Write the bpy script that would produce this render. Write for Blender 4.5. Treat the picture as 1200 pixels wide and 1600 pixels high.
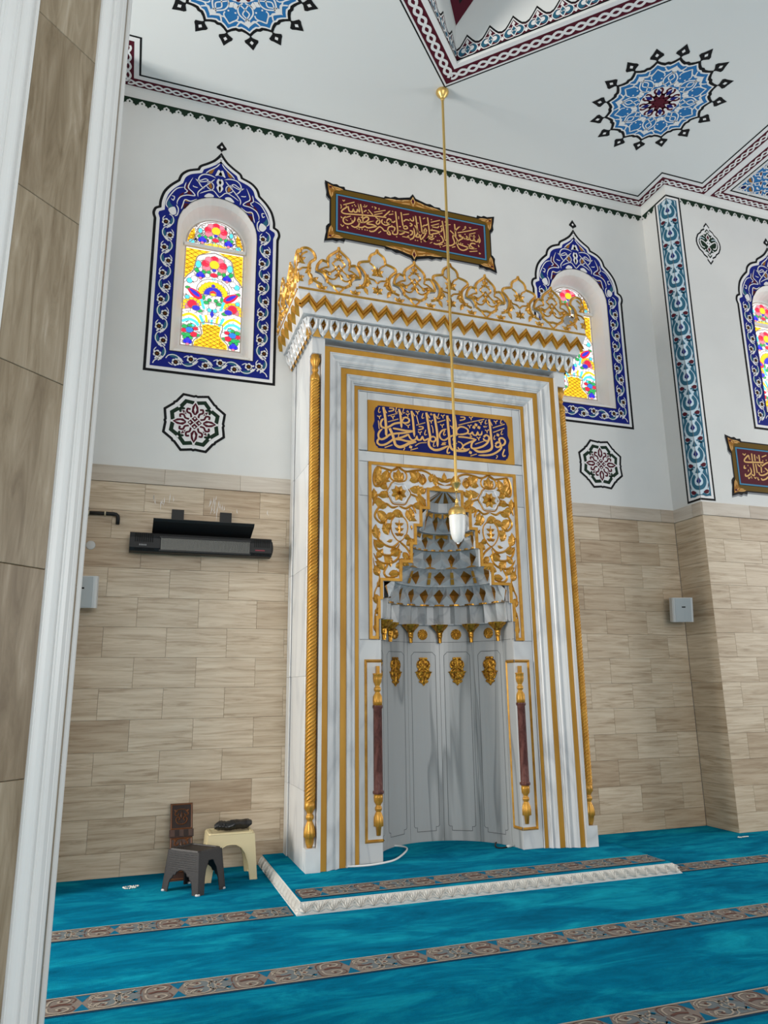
import bpy, math, random
from mathutils import Vector, Matrix
from mathutils.geometry import tessellate_polygon
PI=math.pi
S=bpy.context.scene; COL=S.collection
for o in list(bpy.data.objects): bpy.data.objects.remove(o)
# ------------------------------------------------------------------ camera
yaw,pitch,roll=.332457,.235947,-.011066
fv=Vector((math.sin(yaw)*math.cos(pitch),math.cos(yaw)*math.cos(pitch),math.sin(pitch)))
rv=Vector((math.cos(yaw),-math.sin(yaw),0)); uv_=rv.cross(fv)
c_,s_=math.cos(roll),math.sin(roll)
r2=rv*c_+uv_*s_; u2=uv_*c_-rv*s_
cd=bpy.data.cameras.new('camera'); cam=bpy.data.objects.new('camera',cd); COL.objects.link(cam)
m=Matrix((r2,u2,-fv)).transposed().to_4x4(); m.translation=Vector((-1.28619,-6.27429,1.35871)); cam.matrix_world=m
cd.sensor_fit='AUTO'; cd.sensor_width=36; cd.lens=1140.026/1600*36; cd.clip_start=.05; cd.clip_end=200
S.camera=cam
# ------------------------------------------------------------------ light
w=bpy.data.worlds.new('world'); S.world=w; w.use_nodes=True
bg=w.node_tree.nodes['Background']; bg.inputs[0].default_value=(1,.962,.92,1); bg.inputs[1].default_value=.64
def area(name,loc,target,sx,sy,power,col=(1,1,1)):
    l=bpy.data.lights.new(name,'AREA'); l.shape='RECTANGLE'; l.size=sx; l.size_y=sy; l.energy=power; l.color=col
    o=bpy.data.objects.new(name,l); COL.objects.link(o); o.location=loc
    o.rotation_euler=(Vector(target)-Vector(loc)).to_track_quat('-Z','Y').to_euler(); return o
area('window_light_left',(-8.6,-2.2,3.0),(1,-1.0,2.6),2.6,3.6,800,(1,.95,.875))
area('window_light_right',(11.5,-4.2,3.2),(2,-1.5,2.6),3.0,3.6,340,(1,.98,.95))
area('window_light_behind',(-.2,-12.5,2.8),(-.4,0,1.5),5,3.5,400,(1,.975,.94))  # added fill behind the camera, placed to brighten the lower left wall
S.view_settings.view_transform='Standard'; S.view_settings.look='None'; S.view_settings.gamma=1
S.view_settings.use_curve_mapping=False; S.view_settings.exposure=-.10
# ------------------------------------------------------------------ constants (metres)
W=2.4574; CX=W/2; D=.7376; YI=-.622; PL=.073; ZS=3.0535; ZT=3.1953; ZG=6.8482; ZC=6.93
XC=4.2084; DP=.4206; XL=2*CX-XC; TH=.24
# ------------------------------------------------------------------ materials
MATS={}
def srgb(r,g,b):
    f=lambda c:(c/255/12.92 if c/255<=.04045 else ((c/255+.055)/1.055)**2.4)
    return (f(r),f(g),f(b),1)
def mat(name,col,rough=.6,metal=0,spec=.5,emit=0,coat=0):
    if name in MATS: return MATS[name]
    m=bpy.data.materials.new(name); m.use_nodes=True; b=m.node_tree.nodes['Principled BSDF']
    b.inputs['Base Color'].default_value=col; b.inputs['Roughness'].default_value=rough; b.inputs['Metallic'].default_value=metal
    b.inputs['Specular IOR Level'].default_value=spec
    if coat: b.inputs['Coat Weight'].default_value=coat
    if emit: b.inputs['Emission Color'].default_value=col; b.inputs['Emission Strength'].default_value=emit
    MATS[name]=m; return m
class NT:
    def __init__(s,m): s.t=m.node_tree; s.n=s.t.nodes; s.l=s.t.links; s.b=s.n['Principled BSDF']
    def add(s,k,**kw):
        n=s.n.new(k)
        for a,v in kw.items(): setattr(n,a,v)
        return n
    def link(s,a,b): s.l.new(a,b)
    def coord(s,scale=(1,1,1),rot=(0,0,0),kind='Object',rand=False):
        t=s.add('ShaderNodeTexCoord'); mp=s.add('ShaderNodeMapping'); mp.inputs['Scale'].default_value=scale; mp.inputs['Rotation'].default_value=rot
        if rand:
            oi=s.add('ShaderNodeObjectInfo'); mu=s.add('ShaderNodeVectorMath',operation='MULTIPLY_ADD')
            cb=s.add('ShaderNodeCombineXYZ'); 
            for i in range(3): s.link(oi.outputs['Random'],cb.inputs[i])
            mu.inputs[1].default_value=(37,91,53); s.link(cb.outputs[0],mu.inputs[0]); s.link(t.outputs[kind],mu.inputs[2]); s.link(mu.outputs[0],mp.inputs[0]); s.rnd=oi.outputs['Random']
        else: s.link(t.outputs[kind],mp.inputs[0])
        return mp.outputs[0]
    def noise(s,v,scale,detail=4,rough=.55,dist=0):
        n=s.add('ShaderNodeTexNoise'); n.inputs['Scale'].default_value=scale; n.inputs['Detail'].default_value=detail; n.inputs['Roughness'].default_value=rough; n.inputs['Distortion'].default_value=dist
        s.link(v,n.inputs['Vector']); return n.outputs['Fac']
    def ramp(s,f,stops):
        r=s.add('ShaderNodeValToRGB'); e=r.color_ramp.elements
        while len(e)<len(stops): e.new(.5)
        for x,(p,c) in zip(e,stops): x.position=p; x.color=c if len(c)==4 else (*c,1)
        s.link(f,r.inputs[0]); return r.outputs[0]
    def mix(s,f,a,b,mode='MIX'):
        n=s.add('ShaderNodeMix',data_type='RGBA',blend_type=mode)
        for sock,v in ((n.inputs[0],f),(n.inputs[6],a),(n.inputs[7],b)):
            if hasattr(v,'is_output'): s.link(v,sock)
            else: sock.default_value=v
        return n.outputs[2]
    def bump(s,f,strength,dist=.01):
        n=s.add('ShaderNodeBump'); n.inputs['Strength'].default_value=strength; n.inputs['Distance'].default_value=dist
        s.link(f,n.inputs['Height']); s.link(n.outputs[0],s.b.inputs['Normal'])
WH=mat('white_wall_paint',(.70,.70,.68,1),.75,spec=.25)
t=NT(WH); f=t.noise(t.coord(),1.3,5); t.link(t.ramp(f,[(.3,(.665,.665,.65)),(.7,(.72,.72,.70))]),t.b.inputs['Base Color']); t.bump(t.noise(t.coord(),60,3),.08,.004)
CE=mat('white_ceiling_paint',(.74,.75,.74,1),.8,spec=.2)
PW=mat('paint_white',(.78,.77,.77,1),.7,spec=.25)
PK=mat('paint_black',(.006,.006,.007,1),.7,spec=.2)
PB=mat('paint_royal_blue',srgb(14,30,122),.7,spec=.2)
PSB=mat('paint_sky_blue',srgb(40,112,172),.7,spec=.2)
PT=mat('paint_teal',srgb(44,98,122),.7,spec=.2)
PN=mat('paint_navy',srgb(18,26,110),.7,spec=.2)
PR=mat('paint_burgundy',srgb(80,16,34),.7,spec=.2)
PG=mat('paint_dark_green',srgb(22,44,30),.7,spec=.2)
PO=mat('paint_olive_gold',srgb(98,74,18),.7,spec=.2)
PD=mat('paint_ochre',srgb(150,100,38),.7,spec=.2)
PC=mat('paint_cream_gold',srgb(216,172,108),.7,spec=.2)
PBR=mat('paint_brown',srgb(84,40,22),.7,spec=.2)
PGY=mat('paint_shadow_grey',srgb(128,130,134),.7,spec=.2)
PBD=mat('paint_blue_line',srgb(70,130,165),.7,spec=.2)
PAQ=mat('paint_pale_aqua',srgb(198,216,226),.7,spec=.2)
GO=mat('gold_leaf',srgb(214,156,50),.36,.38,spec=.5)
t=NT(GO); f=t.noise(t.coord(),14,4); t.link(t.ramp(f,[(.3,srgb(176,122,36)),(.7,srgb(206,154,60))]),t.b.inputs['Base Color'])
GB=mat('gold_band_paint',srgb(204,148,52),.5,.25,spec=.4)
t=NT(GB); f=t.noise(t.coord((1,1,.25)),6,4); t.link(t.ramp(f,[(.3,srgb(176,124,36)),(.7,srgb(202,150,58))]),t.b.inputs['Base Color'])
GL=mat('lettering_gold',srgb(226,176,104),.55,.1)
BR=mat('polished_brass',srgb(214,180,108),.34,.8)
GA=mat('aged_gold',srgb(190,136,44),.3,.75)
t=NT(GA); f=t.noise(t.coord(),45,3); t.link(t.ramp(f,[(.35,srgb(120,74,18)),(.6,srgb(206,152,52))]),t.b.inputs['Base Color']); t.bump(f,.5,.01)
NV=mat('navy_enamel',srgb(8,20,92),.6,spec=.2)
def marble(name,base,vein,scale,rot,stretch,lo,hi,rough=.28,rand=False):
    m=mat(name,base,rough,spec=.5); t=NT(m); v=t.coord(stretch,rot,rand=rand)
    n1=t.noise(v,scale,2.5,.5,.9); n2=t.noise(v,scale*.35,5,.6,.8)
    c1=t.ramp(n1,[(lo-.05,(0,0,0)),(lo,(1,1,1)),(hi,(.0,.0,.0))])
    c=t.mix(c1,base,vein); c2=t.ramp(n2,[(.35,(.84,.84,.85)),(.65,(1,1,1))])
    c=t.mix(1.0,c,c2,'MULTIPLY'); t.link(c,t.b.inputs['Base Color']); return m
MB_=marble('white_marble',(.71,.715,.715,1),(.57,.58,.59,1),2.2,(0,.5,0),(1.2,1.2,.4),.48,.55)
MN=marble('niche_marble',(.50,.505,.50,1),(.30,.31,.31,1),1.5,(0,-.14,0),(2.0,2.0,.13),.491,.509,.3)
MS=marble('slab_marble',(.69,.695,.69,1),(.58,.59,.60,1),2.0,(0,.75,0),(1.2,1.2,.4),.485,.545,.32,rand=True)
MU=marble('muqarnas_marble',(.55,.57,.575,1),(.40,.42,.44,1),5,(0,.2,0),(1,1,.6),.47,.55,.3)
JO=mat('dark_joint',(.12,.12,.12,1),.8)
BM=mat('brown_marble',srgb(96,56,48),.3)
t=NT(BM); v=t.coord((1,1,.6)); n=t.noise(v,16,6,.65,.8); t.link(t.ramp(n,[(.40,srgb(78,42,36)),(.55,srgb(108,66,58)),(.66,srgb(118,78,70)),(.72,srgb(170,140,130))]),t.b.inputs['Base Color'])
def travertine(name,cols,rot=False,rough=.42,rand=True,sc=1.0):
    m=mat(name,(.4,.33,.25,1),rough,spec=.4); t=NT(m)
    st=(1.0,1.0,15.0) if not rot else (9,9,1.0)
    v=t.coord(st,rand=rand); n=t.noise(v,2.2*sc,7,.62,.9); n2=t.noise(v,.8*sc,3,.5,.4)
    c=t.ramp(n,[(.28,cols[0]),(.46,cols[1]),(.6,cols[2]),(.78,cols[3])])
    c=t.mix(.45,c,t.ramp(n2,[(.3,(.68,.64,.60)),(.7,(1,1,1))]),'MULTIPLY')
    if rand:
        r=t.ramp(t.rnd,[(0,(.80,.74,.68)),(.35,(.95,.93,.90)),(1,(1.08,1.08,1.08))]); c=t.mix(1.0,c,r,'MULTIPLY')
    t.link(c,t.b.inputs['Base Color']); t.bump(n,.12,.004); return m
TV=travertine('travertine_tile',[(.34,.25,.16),(.54,.435,.315),(.63,.53,.40),(.68,.59,.465)])
TL=travertine('ledge_travertine',[(.50,.44,.37),(.58,.52,.45),(.62,.57,.50),(.66,.61,.55)])
TP=travertine('pillar_travertine',[(.17,.125,.075),(.26,.205,.135),(.33,.27,.19),(.46,.40,.32)],rot=True)
MW=mat('pillar_white_marble',(.68,.69,.68,1),.35)
t=NT(MW); f=t.noise(t.coord((2,2,.4)),3,5); t.link(t.ramp(f,[(.3,(.68,.68,.665)),(.65,(.73,.73,.715))]),t.b.inputs['Base Color'])
CP=mat('teal_carpet',(.001,.16,.25,1),1.0,spec=.0)
t=NT(CP); v=t.coord((.55,1.5,1),(0,0,.12)); n=t.noise(v,2.6,6,.68,.7); n3=t.noise(t.coord((.8,2.6,1)),9,4,.6)
c=t.ramp(n,[(.30,(.0002,.105,.205)),(.48,(.0004,.175,.315)),(.66,(.006,.33,.47))]); c=t.mix(.35,c,t.ramp(n3,[(.3,(.6,.6,.6)),(.7,(1.15,1.15,1.15))]),'MULTIPLY')  # light and dark pile shading painted into the carpet colour as noise
t.link(c,t.b.inputs['Base Color']); t.b.inputs['Sheen Weight'].default_value=.012; t.b.inputs['Sheen Roughness'].default_value=.45; t.b.inputs['Sheen Tint'].default_value=(.55,.85,1,1)
t.bump(t.noise(t.coord(),260,2),.5,.006)
C1=mat('carpet_border_ground',srgb(112,120,124),.95,spec=.05); C2=mat('carpet_border_beige',srgb(168,158,146),.95,spec=.05)
C3=mat('carpet_border_taupe',srgb(130,120,114),.95,spec=.05); C4=mat('carpet_border_brown',srgb(104,76,70),.95,spec=.05); C5=mat('carpet_border_blue',srgb(20,104,138),.95,spec=.05)
def pl(name,c,rough=.4,**k): return mat(name,srgb(*c),rough,**k)
# ------------------------------------------------------------------ mesh helpers
class MB:
    def __init__(s): s.v=[]; s.f=[]; s.m=[]; s.mi=0; s.mats=[]; s.sm=[]
    def use(s,m):
        if m not in s.mats: s.mats.append(m)
        s.mi=s.mats.index(m); return s
    def add(s,vs,fs,smooth=False):
        o=len(s.v); s.v+=[tuple(x) for x in vs]
        for f in fs: s.f.append(tuple(i+o for i in f)); s.m.append(s.mi); s.sm.append(smooth)
    def box(s,x0,x1,y0,y1,z0,z1):
        v=[(x,y,z) for x in (x0,x1) for y in (y0,y1) for z in (z0,z1)]
        s.add(v,[(0,1,3,2),(4,6,7,5),(0,4,5,1),(2,3,7,6),(0,2,6,4),(1,5,7,3)]); return s
    def prism(s,loops,fa,fb,caps=(1,1)):
        n=0; A=[];Bv=[];idx=[]
        for lp in loops:
            idx.append((n,len(lp))); n+=len(lp)
            A+=[fa(*p) for p in lp]; Bv+=[fb(*p) for p in lp]
        tris=tessellate_polygon([[Vector((p[0],p[1],0)) for p in lp] for lp in loops])
        f=[]
        if caps[0]: f+=[tuple(t) for t in tris]
        if caps[1]: f+=[tuple(i+n for i in reversed(t)) for t in tris]
        for st,ln in idx:
            for i in range(ln):
                a=st+i; b=st+(i+1)%ln; f.append((a,b,b+n,a+n))
        s.add(A+Bv,f); return s
    def lathe(s,prof,loc=(0,0,0),seg=20,smooth=True,a0=0,a1=2*PI,flute=None):
        q=[prof[0]]
        for i in range(1,len(prof)-1):
            a,b,c=[Vector(p) for p in prof[i-1:i+2]]; d1=b-a; d2=c-b
            if d1.length>1e-6 and d2.length>1e-6 and d1.angle(d2)>.75:
                e1=min(.0012,d1.length*.3); e2=min(.0012,d2.length*.3); q+=[tuple(b-d1.normalized()*e1),tuple(b),tuple(b+d2.normalized()*e2)] if not flute else [tuple(b)]
            else: q.append(prof[i])
        q.append(prof[-1]); prof=q
        n=len(prof); full=abs(a1-a0-2*PI)<1e-6; k=seg if full else seg+1; v=[];f=[]
        for j in range(k):
            a=a0+(a1-a0)*j/seg
            for i,(r,z) in enumerate(prof):
                rr=r*(1+(flute[i]*math.cos(j*flute[-1]*2*PI/seg) if flute else 0))
                v.append((loc[0]+rr*math.cos(a),loc[1]+rr*math.sin(a),loc[2]+z))
        for j in range(seg):
            a=j*n; b=((j+1)%k)*n
            for i in range(n-1): f.append((a+i,b+i,b+i+1,a+i+1))
        s.add(v,f,smooth); return s
    def tube(s,pts,r,seg=8,cap=True,smooth=True):
        P=[Vector(p) for p in pts]; n=len(P); v=[];f=[]; ref=None
        rr=r if isinstance(r,(list,tuple)) else [r]*n
        for i in range(n):
            t=(P[min(i+1,n-1)]-P[max(i-1,0)]).normalized()
            if ref is None: ref=t.orthogonal().normalized()
            ref=(ref-t*ref.dot(t)); ref=ref.normalized() if ref.length>1e-6 else t.orthogonal().normalized(); b=t.cross(ref)
            for k in range(seg):
                a=2*PI*k/seg; v.append(P[i]+(ref*math.cos(a)+b*math.sin(a))*rr[i])
        for i in range(n-1):
            for k in range(seg):
                a=i*seg+k; c=i*seg+(k+1)%seg; f.append((a,c,c+seg,a+seg))
        if cap: f.append(tuple(reversed(range(seg)))); f.append(tuple(range((n-1)*seg,n*seg)))
        s.add(v,f,smooth); return s
    def sweep(s,path,prof,smooth=False,close=False):
        # path: list of frames: function p(o,d)->xyz for every profile point
        v=[];f=[];n=len(prof); k=len(path)
        for fr in path: v+=[fr(*q) for q in prof]
        for j in range(k-1 if not close else k):
            a=j*n; b=((j+1)%k)*n
            for i in range(n-1): f.append((a+i,b+i,b+i+1,a+i+1))
        s.add(v,f,smooth); return s
    def build(s,name,parent=None,mats=None,loc=None):
        me=bpy.data.meshes.new(name); me.from_pydata(s.v,[],s.f); me.update()
        for m in (mats or s.mats): me.materials.append(m)
        if s.m: me.polygons.foreach_set('material_index',s.m)
        me.polygons.foreach_set('use_smooth',s.sm)
        o=bpy.data.objects.new(name,me); COL.objects.link(o)
        if parent: o.parent=parent
        if loc: o.location=loc
        return o
def fixn(o):
    import bmesh
    b=bmesh.new(); b.from_mesh(o.data); bmesh.ops.recalc_face_normals(b,faces=b.faces); b.to_mesh(o.data); b.free(); return o
def tag(o,label,cat,group=None):
    o['label']=label; o['category']=cat
    if group: o['group']=group
    return o
def struct(o): o['kind']='structure'; return o
def thing(name,label,cat,loc=(0,0,0),group=None):
    o=bpy.data.objects.new(name,None); COL.objects.link(o); o.location=loc; o.empty_display_size=.1; return tag(o,label,cat,group)
# ------------------------------------------------------------------ flat paint and carved relief
def cat(pts,n=6,closed=False):
    P=[Vector((p[0],p[1])) for p in pts]
    if len(P)<3: return [tuple(p) for p in P]
    out=[]; N=len(P); R=range(N if closed else N-1)
    for i in R:
        g=lambda j:P[j%N] if closed else P[min(max(j,0),N-1)]
        a,b,c,d=g(i-1),g(i),g(i+1),g(i+2)
        for k in range(n):
            t=k/n; out.append(tuple(.5*((2*b)+(c-a)*t+(2*a-5*b+4*c-d)*t*t+(3*b-a-3*c+d)*t**3)))
    if not closed: out.append(tuple(P[-1]))
    return out
def wprof(n,w,t0,t1):
    r=[]
    for i in range(n):
        x=i/(n-1) if n>1 else 0; k=1
        if t0 and x<t0: k=min(k,.15+.85*math.sin(x/t0*PI/2))
        if t1 and x>1-t1: k=min(k,.15+.85*math.sin((1-x)/t1*PI/2))
        r.append(w*k)
    return r
class Art(MB):
    """flat paint (poly, stroke) and carved ribs (rib) laid on a surface given by map(u,v,h)"""
    LAY=.0007
    def __init__(s,mp): super().__init__(); s.map=mp
    def poly(s,pts,m,L):
        s.use(m); t=tessellate_polygon([[Vector((p[0],p[1],0)) for p in pts]])
        s.add([s.map(p[0],p[1],L*s.LAY) for p in pts],[tuple(x) for x in t])
    def frame(s,outer,inner,m,L):
        s.use(m); loops=[outer,inner]; t=tessellate_polygon([[Vector((p[0],p[1],0)) for p in lp] for lp in loops])
        s.add([s.map(p[0],p[1],L*s.LAY) for lp in loops for p in lp],[tuple(x) for x in t])
    def _off(s,pts,ws,closed=False):
        n=len(pts); Lf=[];Rt=[]
        for i in range(n):
            a=Vector(pts[(i-1)%n] if closed or i>0 else pts[i]); b=Vector(pts[i]); c=Vector(pts[(i+1)%n] if closed or i<n-1 else pts[i])
            d1=(b-a); d2=(c-b)
            if d1.length<1e-9: d1=d2
            if d2.length<1e-9: d2=d1
            if d1.length<1e-9: d1=d2=Vector((1,0))
            d1=d1.normalized(); d2=d2.normalized(); n1=Vector((-d1.y,d1.x)); n2=Vector((-d2.y,d2.x)); q=n1+n2
            if q.length<1e-4: q=n1
            q=q.normalized(); k=1/max(.45,q.dot(n1)); w=ws[i]/2*k
            Lf.append(b+q*w); Rt.append(b-q*w)
        return Lf,Rt
    def stroke(s,pts,w,m,L,t0=0,t1=0,closed=False,sm=0):
        if sm: pts=cat(pts,sm,closed)
        n=len(pts); ws=w if isinstance(w,list) else wprof(n,w,t0,t1)
        A,B=s._off(pts,ws,closed); s.use(m); h=L*s.LAY
        v=[s.map(p.x,p.y,h) for p in A]+[s.map(p.x,p.y,h) for p in B]
        s.add(v,[(i,(i+1)%n,(i+1)%n+n,i+n) for i in range(n if closed else n-1)])
    def circle(s,x,y,r,m,L,n=10,ry=None,ang=0):
        ca,sa=math.cos(ang),math.sin(ang); ry=ry or r
        s.poly([(x+r*math.cos(a)*ca-ry*math.sin(a)*sa,y+r*math.cos(a)*sa+ry*math.sin(a)*ca) for a in [2*PI*i/n for i in range(n)]],m,L)
    def drop(s,x,y,ang,ln,wd,m,L,bend=0):
        pts=[(x+math.cos(ang)*ln*t-math.sin(ang)*bend*ln*4*t*(1-t)*.5,y+math.sin(ang)*ln*t+math.cos(ang)*bend*ln*4*t*(1-t)*.5) for t in [i/8 for i in range(9)]]
        s.stroke(pts,[max(.0006,wd*1.5*math.sqrt(max(0,t))*(1-t)**.7*1.35) if t<1 else .0006 for t in [i/8 for i in range(9)]],m,L)
    def flower(s,x,y,r,petal,centre,L,n=6,a0=0):
        for i in range(n): a=a0+2*PI*i/n; s.circle(x+math.cos(a)*r*.62,y+math.sin(a)*r*.62,r*.42,petal,L,7)
        s.circle(x,y,r*.6,petal,L,8); s.circle(x,y,r*.36,centre,L+1,7)
    def rib(s,pts,w,h,m,h0=0,t0=0,t1=0,closed=False,sm=0,flat=0):
        if sm: pts=cat(pts,sm,closed)
        n=len(pts); ws=w if isinstance(w,list) else wprof(n,w,t0,t1); wm=max(ws)
        A,B=s._off(pts,ws,closed); s.use(m)
        v=[]
        for i in range(n):
            k=.35+.65*ws[i]/wm; c=Vector(pts[i])
            v+=[s.map(A[i].x,A[i].y,h0),s.map(c.x,c.y,h0+h*k),s.map(B[i].x,B[i].y,h0)]
        f=[]
        for i in range(n if closed else n-1):
            a=3*i; b=3*((i+1)%n); f+=[(a,b,b+1,a+1),(a+1,b+1,b+2,a+2)]
        s.add(v,f)
    def leaf(s,x,y,ang,ln,wd,h,m,bend=0,h0=0):
        T=[i/6 for i in range(7)]
        pts=[(x+math.cos(ang)*ln*t-math.sin(ang)*bend*ln*2*t*(1-t),y+math.sin(ang)*ln*t+math.cos(ang)*bend*ln*2*t*(1-t)) for t in T]
        s.rib(pts,[wd*max(.06,math.sin(PI*t**.8)) for t in T],h,m,h0)
def mir(pts): return [(-p[0],p[1]) for p in pts]
# ---- lettering and ornament outlines (millimetres on their own panels)
CA=[[0,477],[-14,452],[-51,420],[-92,383],[-109,351],[-110,318],[-155,305],[-184,275],[-200,240],[-202,203],[-176,196],[-146,186],[-120,151],[-112,112],[-71,94],[-49,95]]
CAr=[[0,477],[13,453],[47,427],[93,391],[114,350],[120,310],[154,300],[185,273],[204,236],[200,194],[169,184],[139,167],[124,139],[116,106]]
CB=[[0,524],[-25,493],[-65,465],[-84,431],[-89,399],[-135,386],[-174,347],[-183,317],[-162,296],[-136,268],[-119,235],[-119,194],[-136,141],[-174,108],[-212,95]]
MC=[[23,[-562,185],[-548,103],[-540,15],[-539,-81]],[10,[-560,182],[-532,131]],[18,[-408,58],[-463,42],[-508,12],[-546,-5],[-578,1],[-589,28],[-578,61],[-560,79]],[20,[-417,183],[-403,120],[-396,8]],[10,[-415,180],[-389,134]],[16,[-384,99],[-352,113],[-323,96],[-333,69],[-372,60],[-391,76],[-371,101]],[8,[-366,63],[-359,44]],[18,[-289,-8],[-347,-11],[-425,-5],[-479,-1]],[18,[-289,-8],[-374,-33],[-451,-47],[-509,-65],[-541,-93],[-579,-113],[-605,-103],[-610,-69],[-594,-36],[-572,-18]],[25,[-507,-4],[-480,-62],[-465,-117],[-453,-151],[-415,-166],[-369,-149],[-324,-123],[-262,-106]],[18,[-262,-106],[-349,-106],[-401,-98],[-452,-97],[-400,-78],[-355,-56],[-332,-40]],[18,[-465,-92],[-497,-121],[-548,-156],[-593,-165],[-618,-150],[-617,-126],[-598,-103]],[20,[-299,180],[-287,88],[-277,-61]],[10,[-297,177],[-267,135]],[16,[-335,-40],[-316,-77],[-291,-92],[-264,-78],[-254,-57],[-245,-82],[-218,-79],[-201,-52],[-186,-81],[-152,-66],[-129,-51]],[22,[-158,180],[-145,90],[-134,0],[-127,-51],[-143,-91],[-134,-135],[-95,-160],[-49,-156],[-2,-135],[46,-108]],[10,[-156,177],[-126,132]],[15,[-129,-51],[-99,-38],[-76,-52],[-83,-78],[-113,-85],[-132,-64]],[22,[-84,176],[-69,79],[-58,-18],[-59,-131]],[10,[-83,173],[-48,134]],[23,[44,175],[49,80],[56,-18],[60,-95],[82,-139],[143,-147],[204,-140],[255,-115]],[10,[46,169],[73,125]],[16,[149,12],[73,-17],[11,-60],[-27,-47],[-36,-11],[-10,28],[34,47]],[20,[114,183],[125,108],[129,-10]],[16,[130,46],[158,77],[200,83],[241,64],[239,34],[197,15],[142,7]],[15,[239,28],[266,24],[287,43],[297,21],[325,20],[340,48],[349,26],[376,32],[384,66]],[10,[149,96],[257,133],[412,181]],[16,[145,-15],[223,-13],[314,-25],[249,-58],[196,-90],[186,-116],[219,-127],[253,-115]],[12,[139,-61],[173,-71],[187,-102],[157,-133],[136,-114]],[18,[397,8],[426,31],[455,10],[441,-23],[406,-21],[393,1]],[18,[455,10],[437,-38],[393,-77],[336,-102],[288,-111],[270,-94],[283,-53],[315,-30]],[22,[462,186],[471,79],[476,-27],[478,-80],[454,-110],[398,-130],[335,-135],[284,-112]],[10,[465,179],[491,128]],[18,[513,-50],[536,-28],[565,-32],[559,-64],[526,-74],[510,-54]],[18,[565,-45],[572,-78],[524,-123],[452,-157],[333,-171]],[18,[561,-19],[555,7],[588,19],[616,-6],[602,-43],[559,-60]],[9,[-523,107],[-432,141]],[9,[-523,52],[-425,90]],[9,[-258,51],[-172,84]],[9,[-51,99],[24,131]],[10,[-555,-186],[-483,-154]],[9,[-319,-186],[-248,-160]],[9,[-272,-142],[-226,-112],[-163,-101]],[10,[493,107],[618,157]],[10,[495,63],[613,116]],[9,[307,-69],[397,-31]],[9,[257,-185],[321,-160]],[9,[84,-94],[129,-77]],[9,[-56,100],[23,131]],[8,[-253,143],[-244,105],[-235,67]],[8,[-609,55],[-606,20],[-602,-21]],[8,[-112,68],[-100,37],[-99,-6]],[10,[-617,100],[-603,91],[-583,104]],[8,[-599,93],[-598,70]],[10,[-493,111],[-478,102],[-458,115]],[8,[-475,104],[-473,81]],[10,[-353,149],[-338,140],[-318,153]],[8,[-335,142],[-333,119]],[10,[-352,46],[-337,37],[-317,50]],[8,[-333,39],[-332,16]],[10,[-260,183],[-245,174],[-225,187]],[8,[-242,176],[-241,153]],[10,[-242,-6],[-227,-16],[-207,-3]],[8,[-223,-14],[-222,-37]],[10,[-133,113],[-118,103],[-98,117]],[8,[-115,105],[-113,82]],[10,[-17,175],[-2,165],[19,179]],[8,[1,168],[3,144]],[10,[-27,85],[-12,76],[9,89]],[8,[-8,78],[-7,54]],[10,[260,188],[276,178],[297,192]],[8,[279,181],[281,157]],[10,[243,109],[259,99],[280,113]],[8,[262,102],[263,78]],[10,[356,155],[372,145],[394,159]],[8,[376,148],[377,124]],[10,[416,81],[432,71],[453,85]],[8,[435,74],[436,50]],[10,[329,2],[344,-8],[366,6]],[8,[348,-5],[349,-29]],[10,[509,179],[525,169],[547,183]],[8,[528,171],[529,147]],[10,[68,83],[83,74],[104,87]],[8,[87,76],[88,53]],[8,[-597,178],[-607,145],[-602,130],[-588,138]],[8,[-439,197],[-449,163],[-445,149],[-430,157]],[8,[-371,198],[-381,164],[-377,150],[-362,158]],[8,[-191,170],[-201,136],[-197,122],[-182,130]],[8,[-168,16],[-179,-17],[-175,-32],[-159,-24]],[8,[-417,-39],[-427,-72],[-423,-86],[-408,-78]],[8,[-88,-82],[-99,-116],[-95,-130],[-79,-122]],[8,[-37,185],[-48,150],[-43,136],[-28,144]],[8,[13,32],[1,-2],[6,-16],[21,-8]],[8,[16,27],[5,0],[9,-13],[23,-5]],[8,[102,-16],[91,-43],[95,-56],[109,-48]],[8,[590,92],[578,64],[582,51],[597,59]],[8,[513,37],[501,9],[505,-4],[520,4]],[8,[432,179],[420,151],[424,138],[439,146]],[8,[589,200],[577,171],[581,158],[596,167]],[14,[51,-113],[33,-156],[37,-179],[58,-170]],[14,[605,-88],[585,-133],[589,-156],[611,-147]],[8,[515,-159],[528,-155],[527,-168],[513,-186]],[8,[-386,-170],[-373,-165],[-371,-178],[-383,-193]],[12,[-509,182],[-470,183],[-472,165],[-516,149]],[12,[-235,41],[-196,42],[-198,24],[-243,8]],[12,[172,176],[214,178],[212,159],[164,142]],[7,[-345,163],[-337,177],[-328,165],[-345,163]],[7,[-121,163],[-113,177],[-104,165],[-121,163]],[7,[260,-3],[269,11],[278,-1],[260,-3]],[7,[402,115],[409,104],[418,117],[424,106],[437,119]],[11,[-17,-93],[17,-84],[-17,-106],[20,-99]],[26,[246,-146],[271,-156]],[26,[312,123],[338,114]],[26,[291,98],[316,88]],[26,[341,101],[367,92]],[26,[530,49],[556,40]],[26,[-327,-152],[-302,-161]]]
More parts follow.
